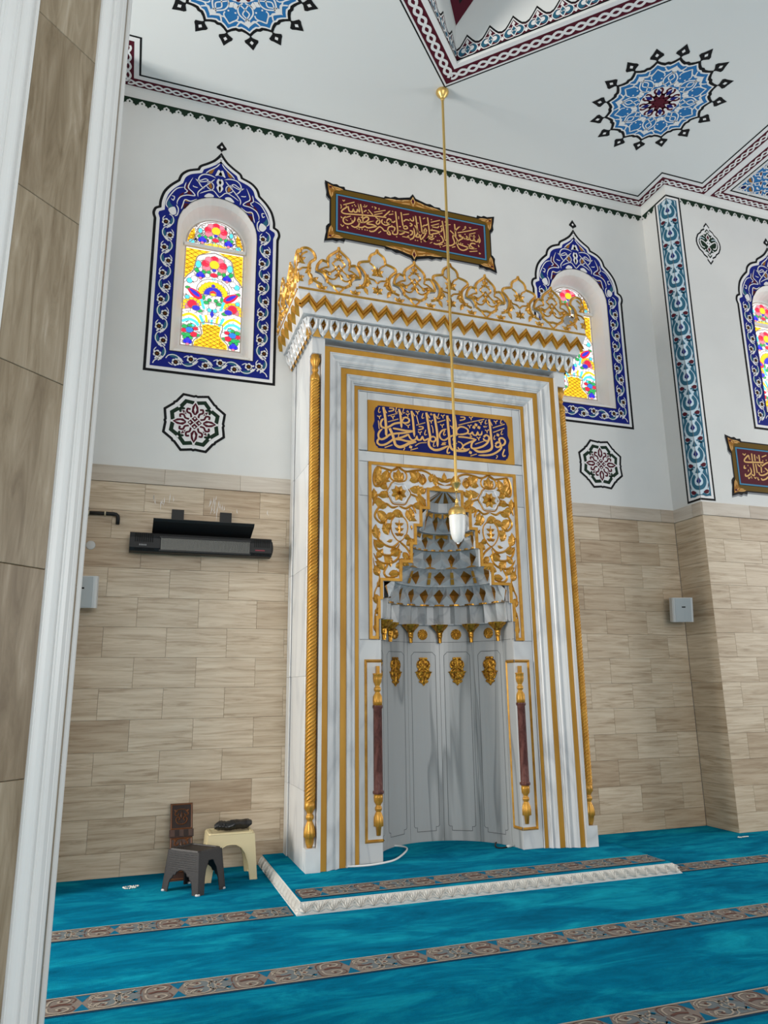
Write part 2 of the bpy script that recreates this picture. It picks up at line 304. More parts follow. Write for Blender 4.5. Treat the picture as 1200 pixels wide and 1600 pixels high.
UC=[[16,[-301,58],[-452,44],[-653,17],[-748,4],[-780,15],[-772,42],[-736,76],[-713,99]],[16,[-713,99],[-701,45],[-669,44],[-657,73],[-645,47],[-621,53],[-613,82],[-595,60],[-591,79],[-609,154]],[16,[-581,153],[-559,44]],[12,[-763,104],[-645,162]],[13,[-496,107],[-446,54]],[15,[-330,62],[-297,100],[-256,149]],[11,[-434,90],[-308,142]],[11,[-432,62],[-342,101]],[16,[-295,21],[-277,47],[-250,40],[-261,2],[-292,-5],[-298,19]],[16,[-252,35],[-265,-7],[-306,-34],[-343,-24],[-353,4],[-340,29]],[15,[-418,36],[-375,8],[-376,-23],[-400,-43],[-410,-21],[-371,31]],[16,[-736,-28],[-762,-55],[-762,-90],[-736,-111],[-693,-102],[-657,-71],[-641,-37],[-645,-8]],[11,[-744,-42],[-685,-9]],[15,[-613,-50],[-601,-24],[-581,-41],[-597,-64],[-613,-50]],[16,[-593,-57],[-602,-102],[-641,-131],[-685,-116]],[15,[-560,20],[-553,-57]],[16,[-585,-60],[-533,-48],[-495,-9],[-501,16],[-533,8],[-553,-22]],[16,[-610,-117],[-566,-118],[-534,-96],[-502,-107],[-453,-88],[-414,-70],[-453,-59],[-509,-62],[-493,-40],[-435,-12]],[16,[-486,-134],[-470,-143],[-429,-126],[-380,-69],[-348,-78],[-324,-103],[-279,-98],[-259,-133],[-291,-127],[-278,-54],[-241,-37],[-208,-44],[-221,-86],[-254,-84]],[16,[-198,152],[-188,45],[-177,-90],[-201,-121],[-234,-115],[-221,-77]],[16,[-51,-69],[-101,-65],[-159,-64],[-101,-74],[-139,-104],[-163,-107]],[16,[-136,157],[-125,58],[-115,-10]],[15,[-116,-11],[-83,5],[-66,-18],[-100,-34],[-116,-11]],[15,[-107,54],[-81,81],[-39,77]],[15,[-240,20],[-219,20],[-202,42]],[11,[-127,-128],[-43,-128]],[15,[-51,-103],[-77,-128]],[11,[-114,132],[-46,156]],[10,[-164,103],[-163,68]],[13,[-545,71],[-517,95]],[10,[-532,145],[-540,156]],[10,[-553,131],[-524,133],[-508,157]],[11,[-431,154],[-411,146],[-429,128]],[10,[-378,153],[-382,136],[-370,142]],[11,[-389,-144],[-360,-116]],[10,[-772,160],[-760,147],[-747,167]],[10,[-792,103],[-784,74],[-792,51]],[10,[-787,-35],[-783,-51],[-772,-44]],[10,[-791,-126],[-775,-148],[-757,-127]],[12,[-720,-136],[-720,-154],[-707,-151]],[10,[-740,-63],[-716,-71]],[10,[-669,-52],[-673,-74]],[11,[-322,6],[-314,-9]],[11,[-272,97],[-222,117]],[13,[-674,112],[-663,115]],[13,[-651,131],[-639,133]],[13,[-639,116],[-627,119]],[13,[-738,98],[-727,100]],[13,[-623,-141],[-612,-139]],[13,[-602,-143],[-590,-140]],[13,[-570,-139],[-559,-137]],[13,[-539,-138],[-528,-136]],[13,[-515,-137],[-504,-134]],[13,[-690,-44],[-679,-41]],[13,[-603,-11],[-592,-9]],[13,[-579,-2],[-568,1]],[13,[-236,143],[-224,146]],[13,[-246,-25],[-235,-23]],[13,[-195,-146],[-183,-144]],[13,[-164,-21],[-152,-18]],[13,[-151,-18],[-140,-16]],[13,[-506,67],[-495,69]],[13,[-457,148],[-446,151]],[16,[27,149],[40,40],[49,-52]],[16,[74,155],[88,50],[99,-48]],[16,[163,161],[176,42],[184,-73]],[16,[332,157],[348,43],[357,-72]],[16,[476,150],[483,63],[489,-13]],[15,[-39,103],[-18,81],[3,90],[0,138]],[15,[-40,49],[-15,37],[-28,16],[-41,22]],[16,[-42,-40],[-13,-43],[-17,-79],[-43,-94]],[16,[-44,-147],[-6,-121],[12,-64],[1,4]],[16,[14,34],[35,3],[46,-53],[24,-97],[65,-93],[59,-54]],[15,[97,-46],[131,-26],[149,0],[132,15],[119,-15],[140,-28]],[16,[144,-23],[117,-78],[82,-120],[75,-87],[92,-56]],[15,[103,35],[125,58],[146,63],[164,84]],[11,[110,131],[136,150]],[16,[184,-68],[211,-67],[216,-34],[186,-45],[168,-76],[133,-132],[108,-115]],[16,[192,14],[239,20],[299,14],[247,-15],[212,-22]],[16,[299,14],[326,38],[323,74]],[11,[199,110],[308,159]],[11,[202,70],[294,113]],[14,[215,59],[279,64],[289,89]],[16,[137,-131],[168,-85],[202,-96],[237,-70]],[16,[226,-135],[260,-141],[304,-119],[339,-85],[319,-35],[302,-34]],[16,[357,-72],[383,-62],[375,-32]],[15,[306,79],[337,104]],[16,[382,-103],[398,-126],[442,-113],[469,-76],[450,-8],[482,35]],[16,[422,59],[456,30],[485,-9],[505,-50],[478,-92]],[15,[474,61],[539,138]],[12,[509,50],[617,91],[754,148]],[16,[552,27],[526,26],[534,10],[578,5],[541,-25],[510,-54],[499,-92],[520,-138],[563,-151],[608,-129],[645,-85],[619,-63]],[16,[578,5],[599,-8],[622,19],[605,34]],[16,[599,-8],[639,-5],[649,23],[659,-8],[692,-7],[702,22],[712,-9],[741,-11],[756,20],[763,-15],[775,15],[757,80]],[16,[496,-80],[548,-91],[609,-101],[661,-109],[733,-99]],[16,[717,-43],[673,-43],[654,-70],[680,-91],[715,-105]],[11,[646,61],[723,95]],[11,[642,-151],[736,-125]],[12,[437,-141],[476,-124]],[10,[363,109],[429,133]],[12,[758,-139],[761,-154],[777,-144]],[10,[525,126],[537,140]],[10,[592,131],[606,148],[605,125],[563,89]],[10,[650,149],[661,137],[672,151]],[11,[286,-145],[329,-127]],[11,[328,-154],[372,-127]],[10,[183,-144],[209,-125]],[10,[82,-138],[86,-155]],[13,[202,142],[214,145]],[13,[208,26],[220,29]],[13,[127,23],[139,25]],[13,[135,20],[147,22]],[13,[264,-96],[276,-93]],[13,[286,-92],[298,-89]],[13,[244,-51],[256,-48]],[13,[292,-14],[304,-11]],[13,[591,49],[603,52]],[13,[688,42],[701,45]],[13,[706,41],[719,44]],[13,[698,58],[710,61]],[13,[644,42],[656,45]],[13,[662,44],[674,47]],[13,[533,-72],[546,-69]],[13,[555,-76],[568,-74]],[13,[746,-55],[759,-53]],[13,[750,-68],[763,-65]],[13,[350,-110],[362,-107]],[13,[13,-144],[25,-141]],[13,[38,-143],[50,-140]],[13,[106,36],[118,38]],[13,[47,68],[59,71]],[13,[62,-36],[74,-33]],[13,[362,150],[375,153]],[13,[296,-165],[308,-163]]]
RC=[[18,[477,67],[338,58],[237,51],[211,64],[233,95],[278,129],[284,100],[299,83]],[18,[326,157],[325,68]],[18,[364,149],[362,75]],[18,[425,149],[427,75]],[13,[462,128],[532,156]],[18,[464,34],[512,62],[548,77]],[18,[464,34],[418,18],[386,44]],[18,[329,45],[330,-78],[306,-92],[288,-76]],[18,[364,42],[369,-60]],[18,[206,10],[197,-20],[226,-17]],[18,[205,-83],[201,-107],[233,-104],[273,-77],[292,-46],[278,-1]],[18,[438,49],[431,-52]],[18,[392,-49],[402,-78],[445,-80],[499,-58],[529,-32],[501,-5],[481,6]],[18,[417,-115],[428,-134],[482,-118],[520,-85]],[13,[202,145],[221,129],[246,149]],[12,[239,-115],[242,-135],[267,-113]],[12,[277,-100],[286,-129]],[12,[318,-108],[333,-125],[351,-106]],[15,[368,-110],[371,-136],[386,-132]],[15,[249,17],[259,12]],[13,[279,90],[293,86]],[15,[466,90],[476,85]],[15,[515,101],[525,96]],[12,[393,128],[400,105]],[12,[252,-32],[248,-56]],[12,[464,-31],[470,-40]]]
WA=[[0,9,[-9,6323],[-41,6277],[-103,6224],[-138,6184]],[1,0,[-52,6271],[-87,6241],[-112,6193],[-82,6192],[-66,6227]],[0,10,[-41,6152],[-90,6171],[-153,6168],[-193,6133],[-201,6082],[-178,6038],[-145,6009]],[0,8,[-233,6099],[-191,6090],[-140,6121],[-113,6109],[-149,6088],[-201,6076],[-228,6098]],[0,8,[-122,6076],[-97,6101],[-64,6078],[-58,6042],[-77,6013],[-110,6030],[-126,6050]],[1,0,[-92,6096],[-106,6055],[-83,6026],[-71,6051]],[0,9,[-51,6137],[-86,6097],[-156,6019],[-200,5959],[-198,5911]],[0,8,[-184,5950],[-124,5989],[-62,6010],[-17,5965],[4,5945]],[0,9,[-254,6106],[-282,6038],[-290,5987],[-247,5948],[-229,5915],[-296,5906],[-356,5874],[-383,5819],[-381,5783]],[2,0,[-273,6064],[-307,6013],[-309,5970],[-294,5967],[-285,6000]],[2,0,[-294,5961],[-262,5944],[-256,5922],[-297,5918]],[0,8,[-313,6042],[-325,5978],[-298,5948],[-327,5917]],[0,8,[-203,6008],[-239,6011],[-250,6021]],[0,9,[-331,5983],[-391,5957],[-438,5891],[-474,5810],[-481,5761],[-459,5730]],[0,8,[-437,5867],[-411,5861],[-419,5823],[-440,5836]],[3,0,[-459,5814],[-471,5763],[-444,5721],[-420,5751],[-442,5782]],[0,0,[-459,5718],[-405,5754],[-386,5686],[-426,5666]],[0,9,[-391,5781],[-369,5738],[-376,5677],[-400,5659]],[2,0,[-328,5929],[-362,5897],[-375,5857],[-341,5883]],[0,9,[-207,5884],[-262,5847],[-314,5853],[-331,5795],[-344,5744]],[2,0,[-322,5809],[-276,5814],[-290,5786],[-319,5750]],[1,0,[-329,5844],[-283,5854],[-257,5846],[-292,5834]],[0,0,[-19,6251],[-38,6209],[-48,6175],[-16,6189],[16,6185],[9,6221]],[0,0,[-15,6152],[-34,6110],[-22,6075],[-32,6048],[-3,5999],[11,6052],[-1,6080],[13,6115]],[2,0,[-15,6121],[-25,6100],[-14,6084],[-4,6105]],[0,0,[-142,5924],[-102,5970],[-54,5956],[-69,5928]],[2,0,[-121,5925],[-101,5945],[-74,5933]]]
# ------------------------------------------------------------------ SETTING
def arch(hw,z0,zs,n=14,cx=0):      # arched outline, clockwise from lower left
    return [(cx-hw,z0),(cx-hw,zs)]+[(cx-hw*math.cos(PI*i/n),zs+hw*math.sin(PI*i/n)) for i in range(1,n)]+[(cx+hw,zs),(cx+hw,z0)]
WC=[-.757,2*CX+.757,5.64]           # window centres
WY=[0,0,-DP]
def rect(a,b,c,d): return [(a,c),(b,c),(b,d),(a,d)]
XR=9.2
# back wall (upper plaster flush, lower wall set back behind the stone facing)
b=MB().use(WH)
op=[arch(.365,4.30,5.565,cx=WC[i]) for i in (0,1)]
b.prism([rect(XL-.3,XC+.3,ZT,ZC+.3)]+op,lambda u,v:(u,0,v),lambda u,v:(u,.3,v))
b.box(XL-.3,XC+.3,.014,.3,-.1,ZT)
wall_back=struct(fixn(b.build('wall_back')))
b=MB().use(WH)
b.prism([rect(XC,XR,ZT,ZC+.3),arch(.365,4.30-.2,5.565-.05,cx=WC[2])] if 0 else [rect(XC,XR,ZT,ZC+.3),arch(.365,4.31,5.565,cx=WC[2])],lambda u,v:(u,-DP,v),lambda u,v:(u,-DP+.3,v))
b.box(XC,XC+.3,-DP+.3,0,ZT,ZC+.3); b.box(XC+.014,XR,-DP+.014,-DP+.3,-.1,ZT); b.box(XC+.014,XC+.3,-DP+.3,0,-.1,ZT)
wall_right=struct(fixn(b.build('wall_right')))
b=MB().use(WH); b.box(-9,XL,-DP,-DP+.3,ZT,ZC+.3); b.box(XL-.3,XL,-DP+.3,0,ZT,ZC+.3); b.box(-9,XL-.014,-DP+.014,-DP+.3,-.1,ZT); b.box(XL-.3,XL-.014,-DP+.3,0,-.1,ZT)
wall_left=struct(fixn(b.build('wall_left')))
# stone facing: one object per tile, equal tiles share a mesh
TM={}
def tile(w,h,parent,name,m,x,y,z,ang=0,th=.0135,bev=.0012):
    key=(round(w,3),round(h,3),m.name,th)
    if key not in TM:
        b=MB().use(m); g=.0008; e=bev
        x0,x1,z0,z1=g,w-g,g,h-g
        v=[(x0,0,z0),(x1,0,z0),(x1,0,z1),(x0,0,z1),(x0,-th+e,z0),(x1,-th+e,z0),(x1,-th+e,z1),(x0,-th+e,z1),(x0+e,-th,z0+e),(x1-e,-th,z0+e),(x1-e,-th,z1-e),(x0+e,-th,z1-e)]
        b.add(v,[(8,9,10,11)]+[(i,(i+1)%4,(i+1)%4+4,i+4) for i in range(4)]+[(i+4,(i+1)%4+4,(i+1)%4+8,i+8) for i in range(4)])
        o=b.build(name,parent); TM[key]=o.data
    else:
        o=bpy.data.objects.new(name,TM[key]); COL.objects.link(o); o.parent=parent
    o.location=(x,y,z); o.rotation_euler=(0,0,ang); return o
random.seed(3)
def face(parent,x0,x1,y,ph_odd,ph_even,mp,pw=.485):
    for r in range(13):
        z1=ZS-r*TH; z0=max(0,z1-TH); ph=ph_odd if r%2==0 else ph_even
        k=math.floor((x0-ph)/pw); a=x0
        while a<x1-1e-4:
            k+=1; e=min(x1,ph+k*pw)
            if e-a>.012: mp(a,e,z0,z1-z0,'stone_tile',TV,parent)
            a=e
    a=x0; k=math.floor((x0-ph_odd-.15)/.64)
    while a<x1-1e-4:
        k+=1; e=min(x1,ph_odd+.15+k*.64)
        if e-a>.012: mp(a,e,ZS,ZT-ZS-.002,'ledge_tile',TL,parent)
        a=e
def on_back(a,e,z,h,n,m,p): tile(e-a,h,p,n,m,a,.014,z,th=.0135 if n=='stone_tile' else .026)
def on_right(a,e,z,h,n,m,p): tile(e-a,h,p,n,m,a,-DP+.014,z,th=.0135 if n=='stone_tile' else .026)
face(wall_back,XL+.001,-.002,0,-1.25,-1.495,on_back); face(wall_back,W+.002,XC-.001,0,3.24,2.995,on_back)
face(wall_right,XC,6.9,0,4.677,4.438,on_right)
def ret_right(a,e,z,h,n,m,p): tile(e-a,h,p,n,m,XC+.014,-a,z,-PI/2,th=.0135 if n=='stone_tile' else .026)
face(wall_right,.001,DP,0,-.5,-.5,lambda a,e,z,h,n,m,p:ret_right(a,e,z,h,n,m,p),pw=1.2)
def ret_left(a,e,z,h,n,m,p): tile(e-a,h,p,n,m,XL-.014,-e,z,PI/2,th=.0135 if n=='stone_tile' else .026)
face(wall_left,.001,DP,0,-.5,-.5,ret_left,pw=1.2)
def on_left(a,e,z,h,n,m,p): tile(e-a,h,p,n,m,a,-DP+.014,z,th=.0135 if n=='stone_tile' else .026)
face(wall_left,-3.2,XL,0,-2.22,-1.98,on_left)
# ceiling with its diagonal recess
RX,RY,RH=1.209,-1.246,3.2
sq=[(RX,RY),(RX+RH,RY-RH),(RX,RY-2*RH),(RX-RH,RY-RH)]
b=MB().use(CE); b.prism([[(-9,.3),(XR,.3),(XR,-11),(-9,-11)],sq],lambda u,v:(u,v,ZC),lambda u,v:(u,v,ZC+.3))
for i in range(4):
    p,q=sq[i],sq[(i+1)%4]; n=Vector((q[1]-p[1],p[0]-q[0])).normalized()*-.12
    b.add([(p[0],p[1],ZC+.3),(q[0],q[1],ZC+.3),(q[0],q[1],9.6),(p[0],p[1],9.6)],[(0,1,2,3)])
b.box(RX-RH,RX+RH,RY-2*RH,RY,9.6,9.7)
ceiling=struct(b.build('ceiling'))
# cove between wall and ceiling
def opath(o): return [(-6,-DP-o),(XL+o,-DP-o),(XL+o,-o),(XC-o,-o),(XC-o,-DP-o),(XR,-DP-o)]
prof=[(.004,ZG-.004)]+[(.004+.05*(1-math.cos(a)),ZG+.002+(ZC-ZG-.004)*math.sin(a)) for a in [PI/2*i/6 for i in range(7)]]+[(.0,ZC)]
b=MB().use(WH); cols=[opath(o) for o,z in prof]
n=len(prof)
b.add([(*cols[j][i],prof[j][1]) for i in range(6) for j in range(n)],[(i*n+j,(i+1)*n+j,(i+1)*n+j+1,i*n+j+1) for i in range(5) for j in range(n-1)])
struct(b.build('trim_1'))
# painted guilloche bands on the ceiling
a=Art(lambda u,v,h:(u,v,ZC-.0008-h))
def band(P):        # P(o) -> polyline at offset o
    def strip(o0,o1,m,L):
        p,q=P(o0),P(o1); a.use(m); k=len(p)
        a.add([a.map(*x,L*a.LAY) for x in p]+[a.map(*x,L*a.LAY) for x in q],[(i,i+1,i+1+k,i+k) for i in range(k-1)])
    strip(.045,.15,PR,0); strip(.152,.197,PW,0); strip(.196,.214,PK,1); strip(.0,.043,PW,0)
    c=P(.0975); pos=[0]
    for i in range(len(c)-1): pos.append(pos[-1]+(Vector(c[i+1])-Vector(c[i])).length)
    for i in range(len(c)-1):
        p,q=Vector(c[i]),Vector(c[i+1]); d=(q-p); ln=d.length; d/=ln; nn=Vector((-d.y,d.x)); k=max(1,round(ln/.172)); lam=ln/k; N=k*12
        for ph in (0,PI):
            pts=[p+d*(ln*j/N)+nn*(.0235*math.sin(2*PI*(ln*j/N)/lam+ph+PI/4)) for j in range(N+1)]
            a.stroke([tuple(x) for x in pts],.0195,PW,2 if ph else 3)
band(lambda o:[(-4.2,-DP-o),(XL+o,-DP-o),(XL+o,-o),(XC-o,-o),(XC-o,-DP-o),(4.765-o,-DP-o),(4.765-o,-6)])
band(lambda o:[(8.6,-DP-o),(4.765+o,-DP-o),(4.765+o,-6)])
def sqo(o):
    k=o*math.sqrt(2); e=RH+k
    return [(RX-e,RY-RH),(RX,RY+k),(RX+e,RY-RH)]
a2=a
P_=lambda o:sqo(.2415-o-.0) if 0 else sqo(o)
def rband():
    def strip(o0,o1,m,L):
        p,q=sqo(o0),sqo(o1); a.use(m); k=len(p)
        a.add([a.map(*x,L*a.LAY) for x in p]+[a.map(*x,L*a.LAY) for x in q],[(i,i+1,i+1+k,i+k) for i in range(k-1)])
    strip(.0,.043,PW,0); strip(.043,.172,PR,0); strip(.174,.19,PW,0); strip(.19,.203,PK,1)
    c=sqo(.1075)
    for i in range(2):
        p,q=Vector(c[i]),Vector(c[i+1]); d=(q-p); ln=d.length; d/=ln; nn=Vector((-d.y,d.x)); k=round(ln/.2); lam=ln/k; N=k*12
        for ph in (0,PI): a.stroke([tuple(p+d*(ln*j/N)+nn*(.030*math.sin(2*PI*(ln*j/N)/lam+ph+PI/4))) for j in range(N+1)],.0255,PW,2 if ph else 3)
rband()
a.build('painted_guilloche_band',ceiling)
# cresting painted inside the recess, and the painted corner squinch
def crest_side(sx):
    d=Vector((sx,-1)).normalized(); nrm=Vector((-sx,-1)).normalized()
    mp=lambda u,v,h:(RX+d.x*u+nrm.x*(h+.001),RY+d.y*u+nrm.y*(h+.001),ZC+v)
    a=Art(mp); L=RH*math.sqrt(2); p=.218; N=int(L/p)
    a.poly([(0,.03),(N*p,.03),(N*p,.045),(0,.045)],PK,1)
    for k in range(N):
        x=k*p+p/2
        top=[(x-p/2,.150),(x-p*.33,.165),(x-p*.2,.20),(x,.265),(x+p*.2,.20),(x+p*.33,.165),(x+p/2,.150)]
        a.poly(top+[(x+p/2,.03),(x-p/2,.03)],PR,0); a.stroke(top,.016,PK,1); a.stroke([(q[0],q[1]-.022) for q in top],.010,PW,2)
        for sgn in (-1,1):
            a.circle(x+sgn*p*.26,.105,.043,PT,2,10); a.circle(x+sgn*p*.17,.112,.026,PW,3,9)
            a.stroke([(x+sgn*p*.02,.05),(x+sgn*p*.3,.052),(x+sgn*p*.44,.10),(x+sgn*p*.3,.152),(x+sgn*p*.1,.15)],.009,PW,3,sm=3)
        a.stroke([(x,.055),(x-.034,.11),(x,.17),(x+.034,.11)],.01,PW,4,closed=True); a.poly([(x,.065),(x-.028,.11),(x,.16),(x+.028,.11)],PT,3)
        a.poly([(x,.165),(x-.018,.185),(x,.225),(x+.018,.185)],PW,3); a.circle(x-.009,.112,.006,PW,5,6); a.circle(x+.009,.112,.006,PW,5,6)
        a.poly([(x+p/2,.05),(x+p/2-.018,.07),(x+p/2,.10),(x+p/2+.018,.07)],PW,3)
    return a.build('painted_cresting',ceiling)
crest_side(1); crest_side(-1)
zq=7.34; hq=1.5
def sqm(u,v,h): 
    # triangular squinch across the corner: u sideways, v up from the tip
    k=v*.62; return (RX+u,RY-k-.004-h*2,zq+v)
b=MB().use(WH); b.add([sqm(0,0,0),sqm(-hq*.62,hq,0),sqm(hq*.62,hq,0)],[(0,1,2)]); b.build('squinch',ceiling)
a=Art(sqm); q=hq*.62
a.poly([(0,0.01),(-q,hq),(q,hq)],PR,1); a.poly([(0,.16),(-q+.12,hq),(q-.12,hq)],PK,2); a.poly([(0,.185),(-q+.14,hq),(q-.14,hq)],PR,3)
for v in (.25,.5,.75,1.0,1.25):
    for s in (-1,1) if v>.3 else (0,):
        x=s*(v-.12)*.45; a.flower(x,v,.05 if v<.3 else .07,PW,PG,4)
    if v>.3: a.drop(0,v-.05,PI/2,.2,.07,PD,4); a.circle(0,v,.03,PC,5)
a.build('painted_squinch',ceiling)
# right-hand ceiling field with arabesque
a=Art(lambda u,v,h:(u,v,ZC-.0008-h)); x0=4.765+.23; y0=-DP-.23
a.poly([(x0,y0),(7.6,y0),(7.6,-5),(x0,-5)],PW,1); random.seed(5)
a.poly([(x0+.02,y0-.02),(7.6,y0-.02),(7.6,-5),(x0+.02,-5)],PSB,2)
a.poly([(x0+.28,y0-.32),(7.6,y0-.32),(7.6,-5),(x0+.28,-5)],PR,3)
for i in range(20):
    for j in range(20):
        x=x0+.07+i*.125; y=y0-.07-j*.125
        if i>9 and j>9: continue
        a.stroke([(x-.06,y+.02),(x-.02,y+.055),(x+.03,y+.035),(x+.06,y+.06)],.010,PW,4,sm=3); a.drop(x+.02,y-.055,.4*(i%3),.07,.022,PW,4,.3)
        k=(i+j)%3
        if k==0: a.flower(x,y,.05,PW,PN,6,6,.3)
        elif k==1:
            a.drop(x-.05,y-.03,.6,.10,.032,PD,5,.3); a.stroke([(x-.08,y-.06),(x,y-.02),(x+.06,y+.06),(x+.02,y+.09)],.012,PW,5,sm=4)
        else:
            a.drop(x+.05,y+.04,PI+.9,.10,.04,PW,5,-.3); a.drop(x+.035,y+.025,PI+.9,.06,.02,PR,6,-.3); a.stroke([(x-.09,y+.06),(x-.02,y),(x+.07,y-.05)],.011,PW,5,sm=4)
tag(a.build('painted_ceiling_field'),'blue, white and red arabesque painted on the ceiling at the far right edge','ceiling painting')
# green scalloped band under the cove
def scallop(mp,u0,u1,parent):
    a=Art(mp); n=max(1,round((u1-u0)/.113)); p=(u1-u0)/n
    for k in range(n):
        x=u0+k*p
        a.poly([(x,0),(x+p,0),(x+p,-.020),(x+p*.87,-.034),(x+p*.80,-.036),(x+p*.73,-.052),(x+p*.76,-.066),(x+p*.64,-.066),(x+p*.5,-.086),(x+p*.36,-.066),(x+p*.24,-.066),(x+p*.27,-.052),(x+p*.20,-.036),(x+p*.13,-.034),(x,-.020)],PG,1)
        for e in (x,): a.poly([(e,-.038),(e-.010,-.051),(e,-.064),(e+.010,-.051)],PG,1)
    return a.build('painted_scallop_band',parent)
scallop(lambda u,v,h:(u,-.001-h,ZG+v),XL+.01,XC-.01,wall_back)
scallop(lambda u,v,h:(XC-.001-h,-u,ZG+v),.01,DP-.195,wall_right)
scallop(lambda u,v,h:(u,-DP-.001-h,ZG+v),XC+.205,8.4,wall_right)
scallop(lambda u,v,h:(XL+.001+h,-u,ZG+v),.01,DP-.01,wall_left)
# floor, carpet bands
b=MB().use(CP); b.prism([[(-9,.3),(XR,.3),(XR,-12),(-9,-12)]],lambda u,v:(u,v,0),lambda u,v:(u,v,-.12))
floor=struct(fixn(b.build('floor')))
def carpet_band(x0,x1,y0,y1,z,parent,p=.42):
    p=(x1-x0)/round((x1-x0)/p)
    a=Art(lambda u,v,h:(x0+u,y0+v,z+.0012+h)); H=y1-y0; L=x1-x0
    a.poly([(0,0),(L,0),(L,H),(0,H)],C3,0)
    for v in (.006,H-.006): a.poly([(0,v-.005),(L,v-.005),(L,v+.005),(0,v+.005)],C2,3)
    for v in (-.008,): a.poly([(0,v-.008),(L,v-.008),(L,v+.006),(0,v+.006)],mat('carpet_edge_dark',srgb(12,66,96),.95,spec=.05),0)
    n=int(L/p)+1; c=H/2
    for k in range(n):
        X=k*p
        if X+p>L+.01: break
        a.poly([(X+p*.30,.014),(X+p*.38,c-.01),(X+p*.46,.014)],C5,1); a.poly([(X+p*.30,H-.014),(X+p*.38,c+.01),(X+p*.46,H-.014)],C5,1)
        a.poly([(X+p*.52,c),(X+p*.66,.02),(X+p*.98,.02),(X+p*1.0,c),(X+p*.98,H-.02),(X+p*.66,H-.02)],C1,1)
        for sv in (-1,1):
            V=lambda q:c+sv*q
            for cx_ in (.16,.60):
                q=X+p*cx_; sg=1 if cx_<.4 else -1
                a.stroke([(q-.055*sg,V(.012)),(q-.045*sg,V(.06)),(q,V(.078)),(q+.038*sg,V(.052)),(q+.018*sg,V(.026)),(q-.012*sg,V(.036)),(q-.004*sg,V(.052))],.0085,C2,3,sm=3)
                a.stroke([(q-.075*sg,V(.006)),(q-.066*sg,V(.072)),(q,V(.092)),(q+.06*sg,V(.06)),(q+.05*sg,V(.018))],.006,C4 if cx_<.4 else C2,2,sm=3)
                a.circle(q+.0*sg,V(.05),.010,C4,2,7)
            a.stroke([(X+p*.70,V(.0)),(X+p*.76,V(.05)),(X+p*.84,V(.03)),(X+p*.92,V(.075))],.008,C2,3,sm=3); a.stroke([(X+p*.70,V(.08)),(X+p*.78,V(.03)),(X+p*.86,V(.06)),(X+p*.96,V(.02))],.007,C3,3,sm=3)
            a.circle(X+p*.76,V(.048),.010,C2,3,7); a.circle(X+p*.92,V(.046),.012,C5,3,7); a.stroke([(X+p*.44,V(.02)),(X+p*.5,V(.06)),(X+p*.56,V(.03))],.006,C2,3,sm=3)
        a.stroke([(X+p*.06,c),(X+p*.16,c+.012),(X+p*.27,c)],.016,C4,3,sm=3); a.stroke([(X+p*.48,c),(X+p*.58,c-.01),(X+p*.66,c)],.012,C4,3,sm=3)
        a.poly([(X+p*.82,c-.022),(X+p*.87,c),(X+p*.82,c+.022),(X+p*.77,c)],C2,3); a.circle(X+p*.82,c,.01,C4,4,6)
    return a.build('carpet_border',parent)
carpet_band(-2.6,-.225,-1.41,-1.215,0,floor); carpet_band(2.69,8,-1.395,-1.20,0,floor)
carpet_band(-3.2,8,-2.45,-2.25,0,floor); carpet_band(-3.2,8,-3.47,-3.27,0,floor)
